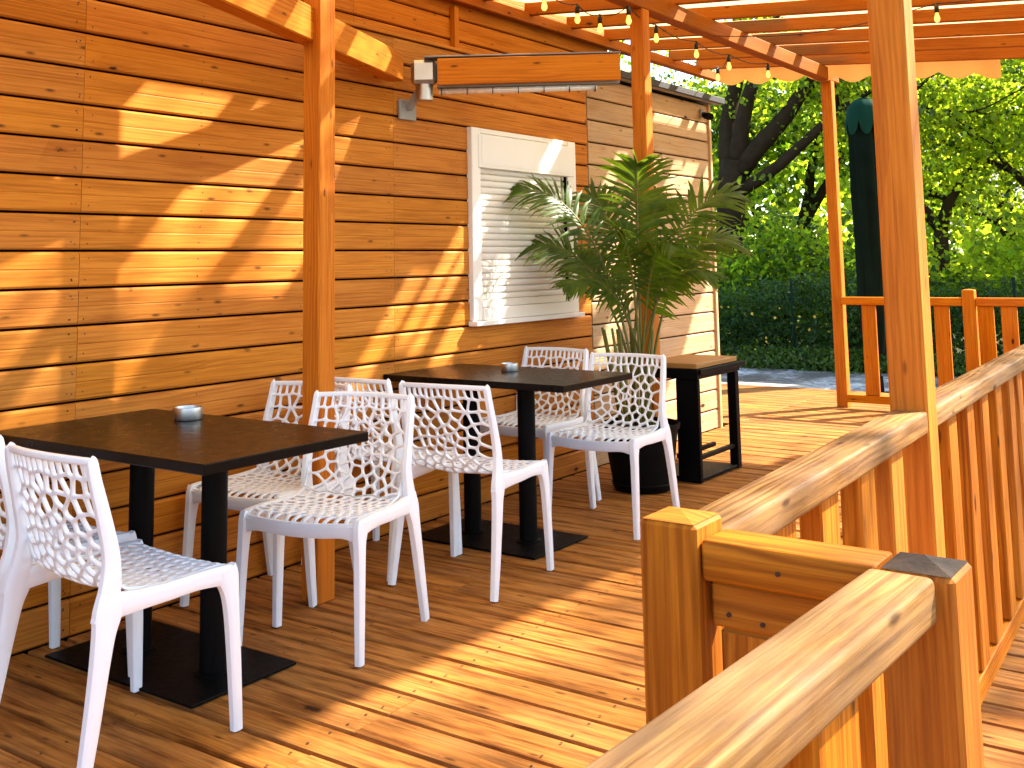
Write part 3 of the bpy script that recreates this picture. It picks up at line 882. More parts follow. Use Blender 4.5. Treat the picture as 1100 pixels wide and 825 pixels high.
def make_chair(label):
    t = thing('cafe_chair', label, 'chair', (0, 0, 0), 0, 'white perforated chairs round the two tables')
    b, s_ = chair_shell()
    b.build('backrest', 'white_plastic', t, 50); s_.build('seat', 'white_plastic', t, 50)
    f = MB()
    # the frame: uprights of the back, its top edge, the seat sides and the front apron
    for sx in (-1, 1):
        q = smoothpath([(sx * .222, -.205, .40, .014, .036), (sx * .217, -.186, .48, .013, .030), (sx * .212, -.180, .56, .012, .024), (sx * .209, -.202, .66, .0115, .020), (sx * .205, -.229, .76, .011, .017), (sx * .201, -.240, .815, .011, .015), (sx * .199, -.243, .823, .006, .008)])
        sweep(f, [p[:3] for p in q], [p[3:] for p in q])
        q = smoothpath([(sx * .219, -.19, .437, .012, .034), (sx * .221, -.10, .436, .012, .027), (sx * .223, .0, .436, .012, .024), (sx * .225, .10, .440, .012, .024), (sx * .226, .19, .436, .013, .028), (sx * .226, .222, .428, .012, .030)])
        sweep(f, [p[:3] for p in q], [p[3:] for p in q])
    q = smoothpath([(-.203, -.238, .815, .010, .0095), (-.1, -.262, .818, .010, .0095), (0, -.270, .819, .010, .0095), (.1, -.262, .818, .010, .0095), (.203, -.238, .815, .010, .0095)])
    sweep(f, [p[:3] for p in q], [p[3:] for p in q], side=(0, 1, 0))
    q = smoothpath([(-.224, .216, .418, .011, .033), (-.17, .226, .424, .011, .024), (-.09, .231, .419, .011, .024), (0, .233, .417, .011, .024), (.09, .231, .419, .011, .024), (.17, .226, .424, .011, .024), (.224, .216, .418, .011, .033)])
    sweep(f, [p[:3] for p in q], [p[3:] for p in q], side=(0, 1, 0))
    f.build('frame', 'white_plastic', t, 50)
    for sx in (-1, 1):
        m = MB()
        q = smoothpath([(sx * .225, .196, .452, .014, .036), (sx * .2255, .205, .425, .015, .036), (sx * .227, .214, .385, .0155, .027), (sx * .230, .220, .32, .0155, .0215), (sx * .234, .228, .18, .0145, .019), (sx * .238, .236, 0, .0125, .0165)])
        sweep(m, [p[:3] for p in q], [p[3:] for p in q]); m.build('leg', 'white_plastic', t, 50)
        m = MB()
        q = smoothpath([(sx * .219, -.186, .47, .013, .034), (sx * .222, -.196, .42, .015, .040), (sx * .225, -.207, .37, .0155, .031), (sx * .229, -.222, .28, .0155, .025), (sx * .234, -.246, .14, .0145, .021), (sx * .238, -.272, 0, .0125, .017)])
        sweep(m, [p[:3] for p in q], [p[3:] for p in q]); m.build('leg', 'white_plastic', t, 50)
    return t
CH = [  # x, y, facing angle (0 = facing away from the camera along the wall), label
    (-2.86, 2.05, R_(-2), 'white perforated chair at the big front table, its back to us, nearest of all'),
    (-3.46, 2.13, R_(-3), 'white perforated chair cut off at the photo edge, between the wall and the nearest chair'),
    (-3.45, 3.20, R_(184), 'white perforated chair against the wall beside the first post, facing the front table'),
    (-2.94, 3.03, R_(193), 'white perforated chair on the open deck side facing the front table edge'),
    (-3.46, 3.92, R_(2), 'white perforated chair mostly hidden, seen between the post and neighbours, second table, wall side'),
    (-2.94, 3.92, R_(6), 'white perforated chair at the second table with its back to us'),
    (-3.50, 5.25, R_(178), 'white perforated chair behind the second table under the shuttered window'),
    (-2.90, 5.07, R_(183), 'white perforated chair in front of the potted palm at the second table'),
]
proto = None
for x, y, a, lab in CH:
    if proto is None:
        proto = make_chair(lab); proto.location = (x, y, .003); proto.rotation_euler = (0, 0, a); proto.scale = (1.06, 1.0, 1.03); c = proto
    else: c = dup(proto, (x, y, .003), a, lab)

# ------------------------------------------------------------------ tables and ashtrays
def table(label, cx, cy, sx, sy, poles, plate):
    t = thing('bistro_table', label, 'table', (plate[0], plate[1], 0), 0, 'black tables along the wall')
    o = t.location.copy()
    m = MB(o); m.bx(cx - sx / 2, cx + sx / 2, cy - sy / 2, cy + sy / 2, .772, .804, 'x', .003); m.build('tabletop', 'black_laminate', t)
    for px in poles:
        m = MB(o); m.lathe([(.062, .012), (.062, .017), (.044, .022), (.044, .757), (.07, .762), (.07, .771)], (px, plate[1], 0), 28); m.build('column', 'black_metal', t, 30)
    m = MB(o); m.bx(plate[0] - plate[2] / 2, plate[0] + plate[2] / 2, plate[1] - plate[3] / 2, plate[1] + plate[3] / 2, .003, .012, 'x', .004); m.build('base_plate', 'black_metal', t)
table('big black table with two columns nearest the camera holding the larger steel ashtray', -3.115, 2.435, 1.17, .70, (-3.0, -3.4), (-3.23, 2.52, .80, .45))
table('black table farther along under the window holding the small steel ashtray', -3.20, 4.56, 1.09, .66, (-3.05, -3.39), (-3.23, 4.51, .75, .48))
def ashtray(label, x, y, r, h):
    t = thing('ashtray', label, 'ashtray', (x, y, .804))
    m = MB((x, y, .804)); m.lathe([(r * .97, .0), (r, .003), (r, h - .003), (r * .985, h), (r * .94, h), (r * .92, h - .004), (r * .90, .010), (.001, .008)], (x, y, .805), 32); m.build('bowl', 'steel', t, 40)
    m = MB((x, y, .804)); m.lathe([(r * .88, h * .55), (r * .3, h * .5), (.001, h * .48)], (x, y, .805), 24); m.build('ash', 'soil', t)
ashtray('round brushed steel ashtray on the big front table', -3.315, 2.655, .052, .045)
ashtray('small round steel ashtray on the farther table under the window', -3.25, 4.66, .045, .04)

# ------------------------------------------------------------------ bar table beside the pot
bt = thing('side_table', 'black framed bar table with a wooden top beside the potted palm', 'table', (-3.0, 6.5, 0))
o = bt.location.copy()
m = MB(o); m.bx(-3.30, -2.93, 6.22, 6.84, .690, .722, 'x', .004); m.build('tabletop', 'table_wood', bt)
m = MB(o); m.bx(-3.31, -2.92, 6.205, 6.855, .628, .688, 'x', .004); m.bx(-2.919, -2.898, 6.21, 6.90, .658, .690, 'y', .003); m.build('top_frame', 'black_metal', bt)
for (x0, x1, y0, y1) in ((-3.075, -2.925, 6.215, 6.25), (-3.305, -3.25, 6.215, 6.25), (-2.985, -2.925, 6.79, 6.845), (-3.305, -3.25, 6.79, 6.845)):
    m = MB(o); m.bx(x0, x1, y0, y1, .006, .627, 'z', .004); m.build('leg', 'black_metal', bt)
for x in (-2.955, -3.09):
    m = MB(o); m.bx(x - .014, x + .014, 6.252, 6.788, .135, .163, 'y', .004); m.build('footrest', 'black_metal', bt)
m = MB(o); m.bx(-3.30, -2.93, 6.252, 6.788, .012, .03, 'x', .004); m.build('base_tray', 'black_metal', bt)

# ------------------------------------------------------------------ heater
ht = thing('patio_heater', 'long slim steel infrared heater bracketed to the wall above the window', 'heater', (-3.70, 4.46, 2.2))
o = ht.location.copy()
hd = Vector((.80, .60, .012)).normalized(); hs = Vector((-3.675, 4.39, 2.385)); hn = hd.cross(Vector((0, 0, 1))).normalized()
up = Vector((0, 0, 1))
def hp(a, b, c): return hs + hd * a + hn * b + up * c
m = MB(o)
# trapezoid mirror housing
prof = [(-.045, -.085), (-.035, .068), (.05, .072), (.065, -.02), (.05, -.085)]
m.newtint(); base = len(m.v)
for a in (.14, 1.12): m.v += [tuple(hp(a, -p[0], p[1])) for p in prof]
n = len(prof)
for i in range(n): m.face([base + i, base + (i + 1) % n, base + n + (i + 1) % n, base + n + i], [(0, 0)] * 4)
m.face([base + i for i in range(n)][::-1], [(0, 0)] * n); m.face([base + n + i for i in range(n)], [(0, 0)] * n)
m.build('housing', 'grey_plate', ht)
m = MB(o); m.beam(hp(.145, .068, -.008), hp(1.12, .068, -.004), .016, .142, .003); m.build('reflection_board', 'post_wood', ht)  # wood board standing in for the boards mirrored in the heater face
m = MB(o); m.beam(hp(.07, .0, .078), hp(1.125, .0, .078), .125, .008, .002); m.build('top_plate', 'grey_plate', ht)
m = MB(o); m.tube([hp(.15, .0, -.105), hp(1.0, .0, -.100)], .017, 12)
m.build('lamp_tube', 'heater_glass', ht)
m = MB(o)
for k in range(7): m.tube([hp(.16 + k * .138, 0, -.105), hp(.164 + k * .138, 0, -.105)], .0195, 12)
m.build('tube_ring', 'black_metal', ht)
m = MB(o); m.beam(hp(.0, 0, .0), hp(.138, 0, 0), .12, .13, .02); m.build('junction_box', 'steel', ht)
m = MB(o); c_ = hp(.07, 0, -.065); m.lathe([(.047, -.085), (.047, 0)], c_, 24); m.build('motor_cap', 'steel', ht, 40)
m = MB(o); m.bx(XW + .004, XW + .02, 4.36, 4.50, 2.14, 2.25, 'z', .006); m.beam((XW + .02, 4.43, 2.2), hp(.06, 0, -.07), .035, .035, .004); m.build('bracket', 'grey_plate', ht)

# ------------------------------------------------------------------ string lights
sl = thing('string_lights', 'festoon of small glowing amber bulbs hung under the pergola rafters', 'string lights', (-3.3, 6.5, 2.9))
o = sl.location.copy()
BULBS = [(-3.36, 5.24, 2.87), (-3.41, 5.70, 2.88), (-3.42, 6.0, 2.87), (-3.22, 6.02, 2.90), (-3.30, 6.56, 2.88), (-3.31, 7.22, 2.87), (-3.31, 7.81, 2.86), (-3.62, 8.30, 2.87), (-1.60, 7.11, 2.87), (-3.30, 8.6, 2.90)]
def cable(a, b, sag):
    return [Vector(a).lerp(Vector(b), k / 10) - Vector((0, 0, sag * math.sin(math.pi * k / 10))) for k in range(11)]
m = MB(o)
tops = [Vector((x, y, z + .09)) for x, y, z in BULBS]
chain = [0, 1, 2, 3, 4, 5, 6, 9]
for a, b in zip(chain[:-1], chain[1:]): m.tube(cable(tops[a], tops[b], .03), .0035, 6)
m.tube(cable(tops[6], tops[7], .05), .0035, 6); m.tube(cable((-.95, 7.0, 3.0), tops[8], .04), .0035, 6); m.tube(cable(tops[8], (-3.2, 7.3, 3.0), .08), .0035, 6)
m.tube(cable((-3.36, 3.9, 3.05), tops[0], .05), .0035, 6)
m.build('cable', 'cable_black', sl)
for (x, y, z) in BULBS:
    m = MB(o); m.lathe([(.001, -.034), (.010, -.030), (.017, -.018), (.018, -.006), (.013, .010), (.010, .022), (.009, .03)], (x, y, z), 14)
    b = m.build('bulb', 'lit_bulb', sl)
    m = MB(o); m.lathe([(.014, .028), (.015, .07), (.011, .075), (.004, .095)], (x, y, z), 12); m.build('socket', 'cable_black', b)

# ------------------------------------------------------------------ palm in its pot
pa = thing('potted_palm', 'bushy green areca palm in a black pot in front of the pale shed', 'palm', (-3.17, 5.92, 0))
o = pa.location.copy(); PX, PY = -3.17, 5.92
m = MB(o); m.lathe([(.165, .004), (.18, .03), (.185, .045), (.178, .05), (.205, .22), (.222, .36), (.235, .365), (.238, .39), (.228, .395), (.222, .36)], (PX, PY, 0), 36); m.build('pot', 'black_pot', pa, 40)
m = MB(o); m.lathe([(.221, .355), (.1, .37), (.001, .372)], (PX, PY, 0), 24); m.build('soil', 'soil', pa)
cr_ = random.Random(5)
CAMR = Vector((.81, .586, 0)); CAMF = Vector((-.586, .81, 0))
def frond(base, tip, rise, wid, n=27, curl=.34):
    base, tip = Vector(base), Vector(tip)
    d_ = Vector((tip.x - base.x, tip.y - base.y, 0)); top_ = max(tip.z, 1.0) + rise * .8
    c1 = base + d_ * .10 + Vector((0, 0, (top_ - base.z) * .62)); c2 = base + d_ * .48; c2.z = top_
    P = []
    for k in range(19):
        t_ = k / 18; q_ = 1 - t_
        P.append(base * q_ ** 3 + c1 * 3 * q_ * q_ * t_ + c2 * 3 * q_ * t_ * t_ + tip * t_ ** 3)
    m = MB(o)
    m.tube(P, [.009 * (1 - .85 * k / 18) + .0012 for k in range(19)], 6, 1)
    m.newtint()
    for k in range(n):
        t_ = .44 + .55 * k / (n - 1)
        f_ = t_ * 18; i = min(int(f_), 17); p = P[i].lerp(P[i + 1], f_ - i); d = (P[i + 1] - P[i]).normalized()
        nu = Vector((0, 0, .75)) - CAMF * .5; nu = (nu - d * nu.dot(d)).normalized(); sd = d.cross(nu).normalized()
        L = 1.05 * wid * (math.sin(math.pi * min(1, (.12 + .86 * (k / (n - 1))))) ** .6) * cr_.uniform(.85, 1.12)
        for sg in (-1, 1):
            ang = R_(64 - 34 * k / (n - 1)) * cr_.uniform(.9, 1.1)
            dr = (d * math.cos(ang) + sd * sg * math.sin(ang) + nu * cr_.uniform(.05, .3)).normalized()
            wv = dr.cross(nu).normalized() * (.0125 * cr_.uniform(.85, 1.15))
            q = []
            for a_, w_ in ((0, .5), (.25, 1), (.6, .8), (.85, .4), (1, .04)):
                c = p + dr * (L * a_) + Vector((0, 0, -1)) * (L * curl * a_ * a_ * cr_.uniform(.8, 1.2))
                q.append((c - wv * w_, c + nu * .003 * w_, c + wv * w_))
            bs = len(m.v)
            for r_ in q: m.v += [tuple(x) for x in r_]
            for j in range(4):
                for h_ in (0, 1):
                    a = bs + j * 3 + h_
                    m.face([a, a + 1, a + 4, a + 3], [(0, 0)] * 4, 0, True)
    m.build('frond', ['palm_leaf', 'palm_stem'], pa)
def at(rx, fy, z): return Vector((PX, PY, 0)) + CAMR * rx + CAMF * fy + Vector((0, 0, z))
# tips are given as offsets to the side and in depth, and a height
TIPS = [(.03, .02, 1.95, .02, .33), (-.74, -.08, 1.80, .10, .30), (-.72, .10, 1.44, .22, .28), (.64, -.04, 1.76, .08, .31), (.66, .14, 1.46, .20, .28),
        (.44, -.22, 1.26, .22, .26), (-.46, -.26, 1.22, .22, .25), (-.28, .22, 1.78, .04, .28), (.26, .26, 1.74, .04, .28), (-.16, -.34, 1.52, .16, .26), (.18, -.36, 1.44, .18, .26), (.40, .30, 1.40, .2, .25), (-.38, .30, 1.34, .2, .25)]
for rx, fy, z, rise, wd in TIPS:
    a = cr_.uniform(-1, 1) * .08; b = cr_.uniform(-1, 1) * .08
    frond(at(a, b, .33), at(rx, fy, z), rise, wd)
for k in range(9):
    a, b = cr_.uniform(-.11, .11), cr_.uniform(-.1, .1)
    m = MB(o); m.tube([at(a, b, .34), at(a * 1.4, b * 1.3, .6), at(a * 2.0, b * 1.8, .95)], [.013, .012, .008], 8); m.build('stem', 'palm_stem', pa)

# ------------------------------------------------------------------ furled parasol beyond the railing
pr_ = thing('furled_parasol', 'tall furled dark green parasol standing beyond the far railing', 'parasol', (-3.62, 12.3, -.2))
o = pr_.location.copy(); px, py = -3.62, 12.3
m = MB(o); m.tube([(px, py, -.19), (px, py, 3.12)], .03, 12); m.build('pole', 'black_metal', pr_)
m = MB(o); m.lathe([(.30, -.195), (.30, -.15), (.06, -.13), (.05, .05)], (px, py, 0), 20); m.build('base', 'black_metal', pr_, 40)
m = MB(o); m.newtint(); N = 48; base = 0; lev = [(.10, .30), (.14, .5), (.155, .9), (.163, 1.5), (.172, 2.1), (.177, 2.6), (.165, 2.85), (.12, 3.0), (.05, 3.08)]
for r, z in lev:
    for k in range(N):
        a = 2 * math.pi * k / N
        rr = r * (1 + .11 * math.sin(8 * a + z * 1.3) + .05 * math.sin(13 * a - z * 2))
        m.v.append((px + rr * math.cos(a), py + rr * math.sin(a), z))
for i in range(len(lev) - 1):
    for k in range(N): m.face([i * N + k, i * N + (k + 1) % N, (i + 1) * N + (k + 1) % N, (i + 1) * N + k], [(0, 0)] * 4, 0, True)
m.build('canopy', 'parasol_cover', pr_)
m = MB(o); m.newtint(); N = 64; lev = [(.05, 3.15), (.11, 3.12), (.18, 3.03), (.20, 2.9)]
for i, (r, z) in enumerate(lev + [(.21, 2.74)]):
    for k in range(N):
        a = 2 * math.pi * k / N
        zz = z if i < 4 else 2.88 - .16 * abs(math.sin(4 * a)) ** .6
        rr = r * (1 + .02 * math.sin(8 * a))
        m.v.append((px + rr * math.cos(a), py + rr * math.sin(a), zz))
for i in range(4):
    for k in range(N): m.face([i * N + k, i * N + (k + 1) % N, (i + 1) * N + (k + 1) % N, (i + 1) * N + k], [(0, 0)] * 4, 0, True)
m.face([k for k in range(N)], [(0, 0)] * N)
m.build('vent_flap', 'parasol_flap', pr_)

# ------------------------------------------------------------------ fence, hedge, trees
fe = thing('wire_fence', 'green chain link fence with thin posts in front of the dark hedge', 'fence', (-6, 14.6, -.15))
o = fe.location.copy(); FY = 14.6
m = MB(o); step = .095; h0, h1 = -.12, 1.02; H_ = h1 - h0
def wire(a, b, r=.0016): m.tube([a, b], r, 3, cap=False)
x = -12.0
while x < 1.0:
    wire((x, FY, h0), (x + H_, FY + .004, h1)); wire((x + H_, FY - .004, h0), (x, FY, h1)); x += step
m.tube([(-12, FY, h1), (1.5, FY, h1)], .003, 4); m.tube([(-12, FY, .45), (1.5, FY, .45)], .003, 4)
m.build('wire_mesh', 'fence_green', fe)
for x in (-11.0, -8.2, -5.42, -2.6, .2):
    m = MB(o); m.tube([(x, FY + .03, -.2), (x, FY + .03, 1.08)], .022, 8); m.build('post', 'fence_green', fe)

def leaves(name, C, size, mats, parent, origin, spread=None, upward=.3, weights=None, lobed=True):
    """many small leaf faces at points C"""
    C = np.asarray(C); n = len(C)
    a = rng.normal(size=(n, 3)); a[:, 2] += upward; a /= np.linalg.norm(a, axis=1)[:, None]
    b = rng.normal(size=(n, 3)); b -= (b * a).sum(1)[:, None] * a; b /= np.linalg.norm(b, axis=1)[:, None]
    c = np.cross(a, b)
    s = size * rng.uniform(.6, 1.3, n)[:, None]
    if lobed: shp = [(-.5, 0, .0), (-.18, .42, .05), (.08, .30, .02), (.5, .02, -.06), (.08, -.30, .02), (-.18, -.42, .05)]
    else: shp = [(-.5, 0, 0), (.0, .22, .06), (.5, 0, -.04), (.0, -.22, .06)]
    k = len(shp)
    V = np.stack([C + (b * p[0] + c * p[1] + a * p[2]) * s for p in shp], 1).reshape(-1, 3) - np.array(origin)
    me = bpy.data.meshes.new(name)
    me.vertices.add(n * k); me.vertices.foreach_set('co', V.ravel())
    me.loops.add(n * k); me.loops.foreach_set('vertex_index', np.arange(n * k))
    me.polygons.add(n); me.polygons.foreach_set('loop_start', np.arange(n) * k)
    for q in mats: me.materials.append(MATS[q])
    mi = rng.choice(len(mats), n, p=weights) if len(mats) > 1 else np.zeros(n, int)
    me.polygons.foreach_set('material_index', mi.astype(np.int32))
    me.update(calc_edges=True); me.validate()
    ob = bpy.data.objects.new(name, me); COL.objects.link(ob)
    if parent is not None: ob.parent = parent
    else: ob.location = origin
    return ob
def branch_tree(r, base, height, spread, rad, levels=4, lean=(0, 0), fork=.35, first=None):
    """returns tube paths and end points"""
    paths, ends = [], []
    def grow(p, d, L, rd, lev):
        n = 5; P = [p]; q = p.copy(); dd = d.copy()
        for i in range(n):
            dd = (dd + Vector((r.gauss(0, .10), r.gauss(0, .10), r.gauss(.03, .06)))).normalized(); q = q + dd * (L / n); P.append(q.copy())
        paths.append((P, [rd * (1 - .45 * i / n) for i in range(n + 1)]))
        if lev == 0: ends.append((q, dd)); return
        for k in range(r.choice((2, 3, 3))):
            a = r.uniform(0, 6.283); tilt = r.uniform(.35, .95)
            e1 = dd.orthogonal().normalized(); e2 = dd.cross(e1)
            nd = (dd * math.cos(tilt) + (e1 * math.cos(a) + e2 * math.sin(a)) * math.sin(tilt) + Vector((0, 0, .12))).normalized()
            grow(P[-1] if k else P[r.choice((3, 4, 5))], nd, L * r.uniform(.62, .85), rd * .55 * r.uniform(.8, 1.05), lev - 1)
        ends.append((P[3], dd))
    d0 = Vector((lean[0], lean[1], 1)).normalized()
    if first:
        paths.append(first[0])
        for p, d, L, rd, lev in first[1]: grow(Vector(p), Vector(d).normalized(), L, rd, lev)
    else: grow(Vector(base), d0, height * fork, rad, levels)
    return paths, ends
def tree(label, seed, base, height, n_leaves, clump, size, mats, weights=None, rad=.2, levels=4, lean=(0, 0), first=None, fork=.33, group=None, extra=None, name='leafy_tree', cat='tree'):
    r = random.Random(seed)
    t = thing(name, label, cat, base, 0, group)
    paths, ends = branch_tree(r, base, height, 1, rad, levels, lean, fork, first)
    m = MB(base)
    for P, rd in paths: m.tube(P, [max(q, .012) for q in rd], 9 if rd[0] > .08 else 5)
    if extra:
        ce = Vector(np.mean(np.array(extra), 0)); st = Vector(base) + Vector((0, 0, height * .62))
        m.tube([Vector(base) + Vector((0, 0, height * .3)), st, st.lerp(ce, .5) + Vector((0, 0, .4)), ce], [.11, .09, .06, .04], 8)
        for q in extra: m.tube([ce, ce.lerp(Vector(q), .6) + Vector((0, 0, .08)), Vector(q)], [.03, .02, .01], 5)
    m.build('trunk', 'bark', t)
    E_ = [np.array(p) for p, d in ends]
    if extra: E_ += [np.array(q) for q in extra]
    E_ = np.array(E_)
    idx = rng.integers(0, len(E_), n_leaves)
    # leaves gather in flattened sprays round each twig end
    subs = E_[:, None, :] + rng.normal(size=(len(E_), 7, 3)) * np.array([clump, clump, clump * .7])
    sub = subs[idx, rng.integers(0, 7, n_leaves)]
    C = sub + rng.normal(size=(n_leaves, 3)) * np.array([clump * .34, clump * .34, clump * .22])
    C = C[C[:, 2] > base[2] + .25]
    leaves('crown', C, size, mats, t, base, weights=weights)
    return t
G = 'trees beyond the wire fence'
# big forked tree whose trunk shows between the shed and the far post
b0 = (-7.75, 18.0, -.2)
first = (([Vector(b0), Vector((-7.78, 18, 1.0)), Vector((-7.72, 18, 2.0)), Vector((-7.66, 18, 2.75)), Vector((-7.6, 18, 3.1))], [.34, .28, .25, .25, .24]),
         [((-7.68, 18, 2.8), (-.18, .1, 1), 2.4, .19, 3), ((-7.58, 18, 3.0), (.25, -.1, 1), 2.0, .17, 3), ((-7.5, 18, 2.9), (.75, 0, .95), 2.1, .19, 3), ((-7.5, 18, 2.55), (1.0, -.15, .33), 2.2, .12, 3), ((-7.7, 18, 2.3), (-1, .1, .5), 2, .12, 3)])
tree('big forked dark trunked tree with bright leaves just past the shed corner', 3, b0, 8, 17000, .55, .095, ['maple_leaf', 'lime_leaf', 'dark_leaf'], [.5, .34, .16], first=first, group=G)
tree('tall yellow green tree filling the gap behind the furled parasol', 9, (-4.9, 20.5, -.2), 6.2, 20000, .60, .10, ['lime_leaf', 'maple_leaf', 'dark_leaf'], [.5, .34, .16], rad=.22, group=G)
tree('broad lime leaved tree beyond the tall pergola post', 14, (-2.6, 19.0, -.2), 5.8, 22000, .58, .095, ['lime_leaf', 'maple_leaf', 'dark_leaf'], [.5, .34, .16], rad=.22, group=G)
tree('spreading bright tree at the photo edge over the capped post', 21, (.2, 21.0, -.2), 6.6, 18000, .62, .10, ['maple_leaf', 'lime_leaf', 'dark_leaf'], [.5, .34, .16], rad=.24, group=G)
tree('darker tree standing farther back between the fork and the far post', 33, (-8.2, 25.0, -.2), 7.5, 13000, .72, .16, ['maple_leaf', 'dark_leaf', 'lime_leaf'], [.5, .3, .2], rad=.25, group=G)
tree('tree farther back behind the yellow green one', 35, (-4.0, 27.0, -.2), 8, 13000, .78, .17, ['maple_leaf', 'dark_leaf', 'lime_leaf'], [.5, .3, .2], rad=.25, group=G)
def bush(label, seed, c, rx, ry, h, n, size, mats, weights=None, group=None, name='shrub'):
    r = random.Random(seed)
    t = thing(name, label, 'shrub', (c[0], c[1], -.2), 0, group)
    m = MB(t.location)
    cl = []
    for k in range(26):
        a = r.uniform(0, 6.283); q = math.sqrt(r.random()); z = r.uniform(.25, 1) * h * (1 - .45 * q * q)
        e = (c[0] + rx * q * math.cos(a), c[1] + ry * q * math.sin(a), z - .2)
        m.tube([(c[0] + r.uniform(-.1, .1), c[1] + r.uniform(-.1, .1), -.2), ((c[0] + e[0]) / 2, (c[1] + e[1]) / 2, z * .6 - .2), e], [.02, .014, .006], 4); cl.append(e)
    m.build('stem', 'bark', t)
    cl = np.array(cl); idx = rng.integers(0, len(cl), n)
    C = cl[idx] + rng.normal(size=(n, 3)) * np.array([rx * .22, ry * .25, h * .11]); C = C[C[:, 2] > -.2]
    leaves('foliage', C, size, mats, t, tuple(t.location), weights=weights)
    return t
bush('bright lime shrub rising behind the long railing at the photo edge', 41, (-2.3, 16.6), 1.3, .9, 2.1, 11000, .085, ['lime_leaf', 'maple_leaf'], [.7, .3])
bush('dark green shrub behind the parasol foot', 42, (-4.4, 16.3), 1.1, .8, 1.7, 10000, .085, ['maple_leaf', 'dark_leaf', 'lime_leaf'], [.45, .3, .25])
bush('leafy shrub above the hedge under the forked tree', 43, (-6.3, 16.6), 1.3, .8, 2.0, 11000, .09, ['maple_leaf', 'dark_leaf', 'lime_leaf'], [.5, .25, .25])
# dark hedge grown into the fence
hd_ = thing('hedge', 'low dark green hedge with a few yellow flowers growing through the wire fence', 'hedge', (-5.5, 15.1, -.2))
n = 30000
C = np.stack([rng.uniform(-12, 1, n), 15.15 + rng.normal(0, .22, n), -.2 + rng.uniform(0, 1, n) ** .8 * (1.16 + .10 * np.sin(rng.uniform(0, 50, n)))], 1)
C[:, 2] += .12 * np.sin(C[:, 0] * 2.1) * (C[:, 2] > .5)
leaves('foliage', C, .085, ['hedge_leaf', 'dark_leaf'], hd_, tuple(hd_.location), weights=[.7, .3], lobed=False)
C = np.stack([rng.uniform(-9, -4, 60), np.full(60, 14.72), rng.uniform(.1, .75, 60)], 1)
leaves('blossom', C, .045, ['petal'], hd_, tuple(hd_.location))
# grass along the fence foot
n = 16000
C = np.stack([rng.uniform(-13, 2, n), 14.15 + rng.uniform(0, .9, n), -.12 + rng.uniform(0, .26, n)], 1)
C[:, 2] -= .10 * (C[:, 1] < 14.35)
tag(leaves('grass', C, .075, ['grass_blade', 'dark_leaf'], None, (0, 0, 0), weights=[.6, .4], lobed=False), kind='stuff')
n = 240
C = np.stack([rng.normal(-5.05, .16, n), rng.normal(12.0, .07, n), -.2 + rng.uniform(0, .10, n)], 1)
w = thing('weed', 'small tuft of green weeds on the gravel behind the deck edge', 'weed', (-5.05, 12.0, -.2))
leaves('foliage', C, .06, ['grass_blade'], w, (-5.05, 12.0, -.2), lobed=False)
# far woods that close the view
n = 42000
ang = rng.uniform(-1.1, .75, n); rr = rng.uniform(34, 44, n)
C = np.stack([np.sin(ang) * rr - 4, np.cos(ang) * rr, rng.uniform(0, 1, n) ** 1.2 * (5.6 + 2.5 * np.sin(ang * 17) + 1.4 * np.sin(ang * 41))], 1)
tag(leaves('woods', C, .42, ['maple_leaf', 'dark_leaf', 'lime_leaf'], None, (0, 0, 0), weights=[.5, .3, .2]), kind='stuff')
# two trees outside to the right, between the deck and the sun: they dapple the rails and boards
tree('tall airy tree on the sunny side of the deck, outside the view', 52, (4.6, 11.5, -.2), 9.5, 2800, .62, .15, ['maple_leaf', 'lime_leaf'], [.6, .4], rad=.2, levels=4, fork=.36)
er = random.Random(8)
DAPPLE_CLUMPS = [(-.5 + er.uniform(-1.0, 1.0), 8.5 + er.uniform(-1.0, 1.0), 7.3 + er.uniform(-.5, .6)) for _ in range(16)] + [(2.6 + er.uniform(-1.1, 1.1), 6.4 + er.uniform(-1.1, 1.1), 6.6 + er.uniform(-.5, .5)) for _ in range(12)]  # unseen leaf clumps added towards the sun to dapple wall and rails
tree('second airy tree farther out on the sunny side, outside the view', 57, (3.9, 7.9, -.2), 8.0, 2400, .42, .12, ['maple_leaf', 'lime_leaf'], [.6, .4], rad=.2, levels=4, fork=.36, extra=DAPPLE_CLUMPS * 2)

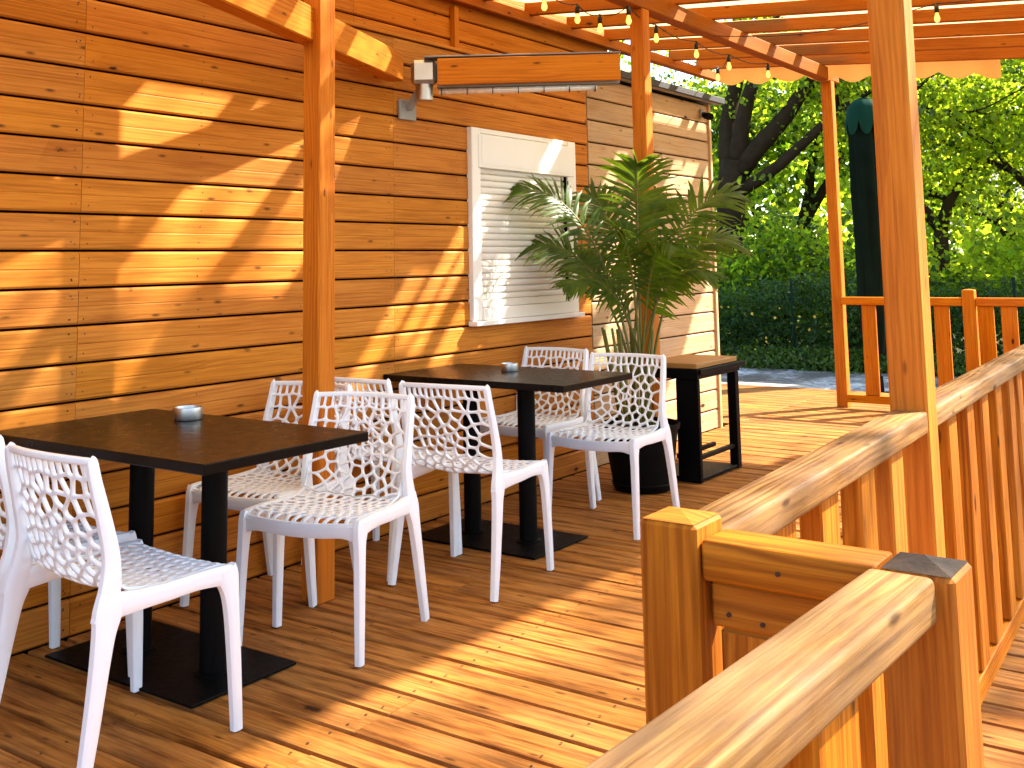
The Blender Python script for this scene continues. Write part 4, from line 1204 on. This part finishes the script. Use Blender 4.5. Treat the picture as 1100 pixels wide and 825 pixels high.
# ------------------------------------------------------------------ light, sky, camera
w = bpy.data.worlds.new('World'); sc.world = w; w.use_nodes = True
nt = w.node_tree; bg = nt.nodes['Background']
sky = nt.nodes.new('ShaderNodeTexSky'); sky.sky_type = 'NISHITA'; sky.sun_disc = False
sky.sun_elevation = math.asin(SUN.z); sky.sun_rotation = math.atan2(SUN.x, SUN.y)
nt.links.new(sky.outputs[0], bg.inputs[0]); bg.inputs[1].default_value = .125
ld = bpy.data.lights.new('Sun', 'SUN'); ld.energy = 4.4; ld.angle = R_(1.0); ld.color = (1.0, .90, .76)
lo = bpy.data.objects.new('sun', ld); COL.objects.link(lo)
lo.rotation_euler = SUN.to_track_quat('Z', 'Y').to_euler(); lo.location = (6, 10, 12)

cam = bpy.data.cameras.new('Camera'); co = bpy.data.objects.new('camera', cam); COL.objects.link(co)
f_px, cx_px, cy_px = 1154.326, 525.471, 149.326
cam.sensor_width = 36; cam.lens = f_px * 36 / 1100
cam.shift_x = (550 - cx_px) / 1100; cam.shift_y = -(412.5 - cy_px) / 1100
yaw, pit, rol = .624, .114, -.016
yaw, pit, rol = math.radians(35.78), math.radians(6.52), math.radians(-.90)
fwd = Vector((-math.sin(yaw) * math.cos(pit), math.cos(yaw) * math.cos(pit), math.sin(pit)))
rt = Vector((math.cos(yaw), math.sin(yaw), 0)); upv = rt.cross(fwd)
c_, s_ = math.cos(rol), math.sin(rol)
r2 = rt * c_ + upv * s_; u2 = upv * c_ - rt * s_
M = Matrix((r2, u2, -fwd)).transposed().to_4x4(); M.translation = (0, 0, 1.37)
co.matrix_world = M
cam.clip_start = .05; cam.clip_end = 2000
sc.camera = co
vs = sc.view_settings
sc.display_settings.display_device = 'sRGB'
vs.view_transform = 'Standard'; vs.look = 'None'; vs.gamma = 1.0; vs.use_curve_mapping = False; vs.exposure = 2.38
sc.render.engine = 'CYCLES'
cy = sc.cycles
try:
    cy.use_denoising = True; cy.denoiser = 'OPENIMAGEDENOISE'; cy.denoising_input_passes = 'RGB_ALBEDO_NORMAL'
except Exception: pass
cy.max_bounces = 10; cy.diffuse_bounces = 5; cy.transmission_bounces = 6; cy.sample_clamp_indirect = 8.0
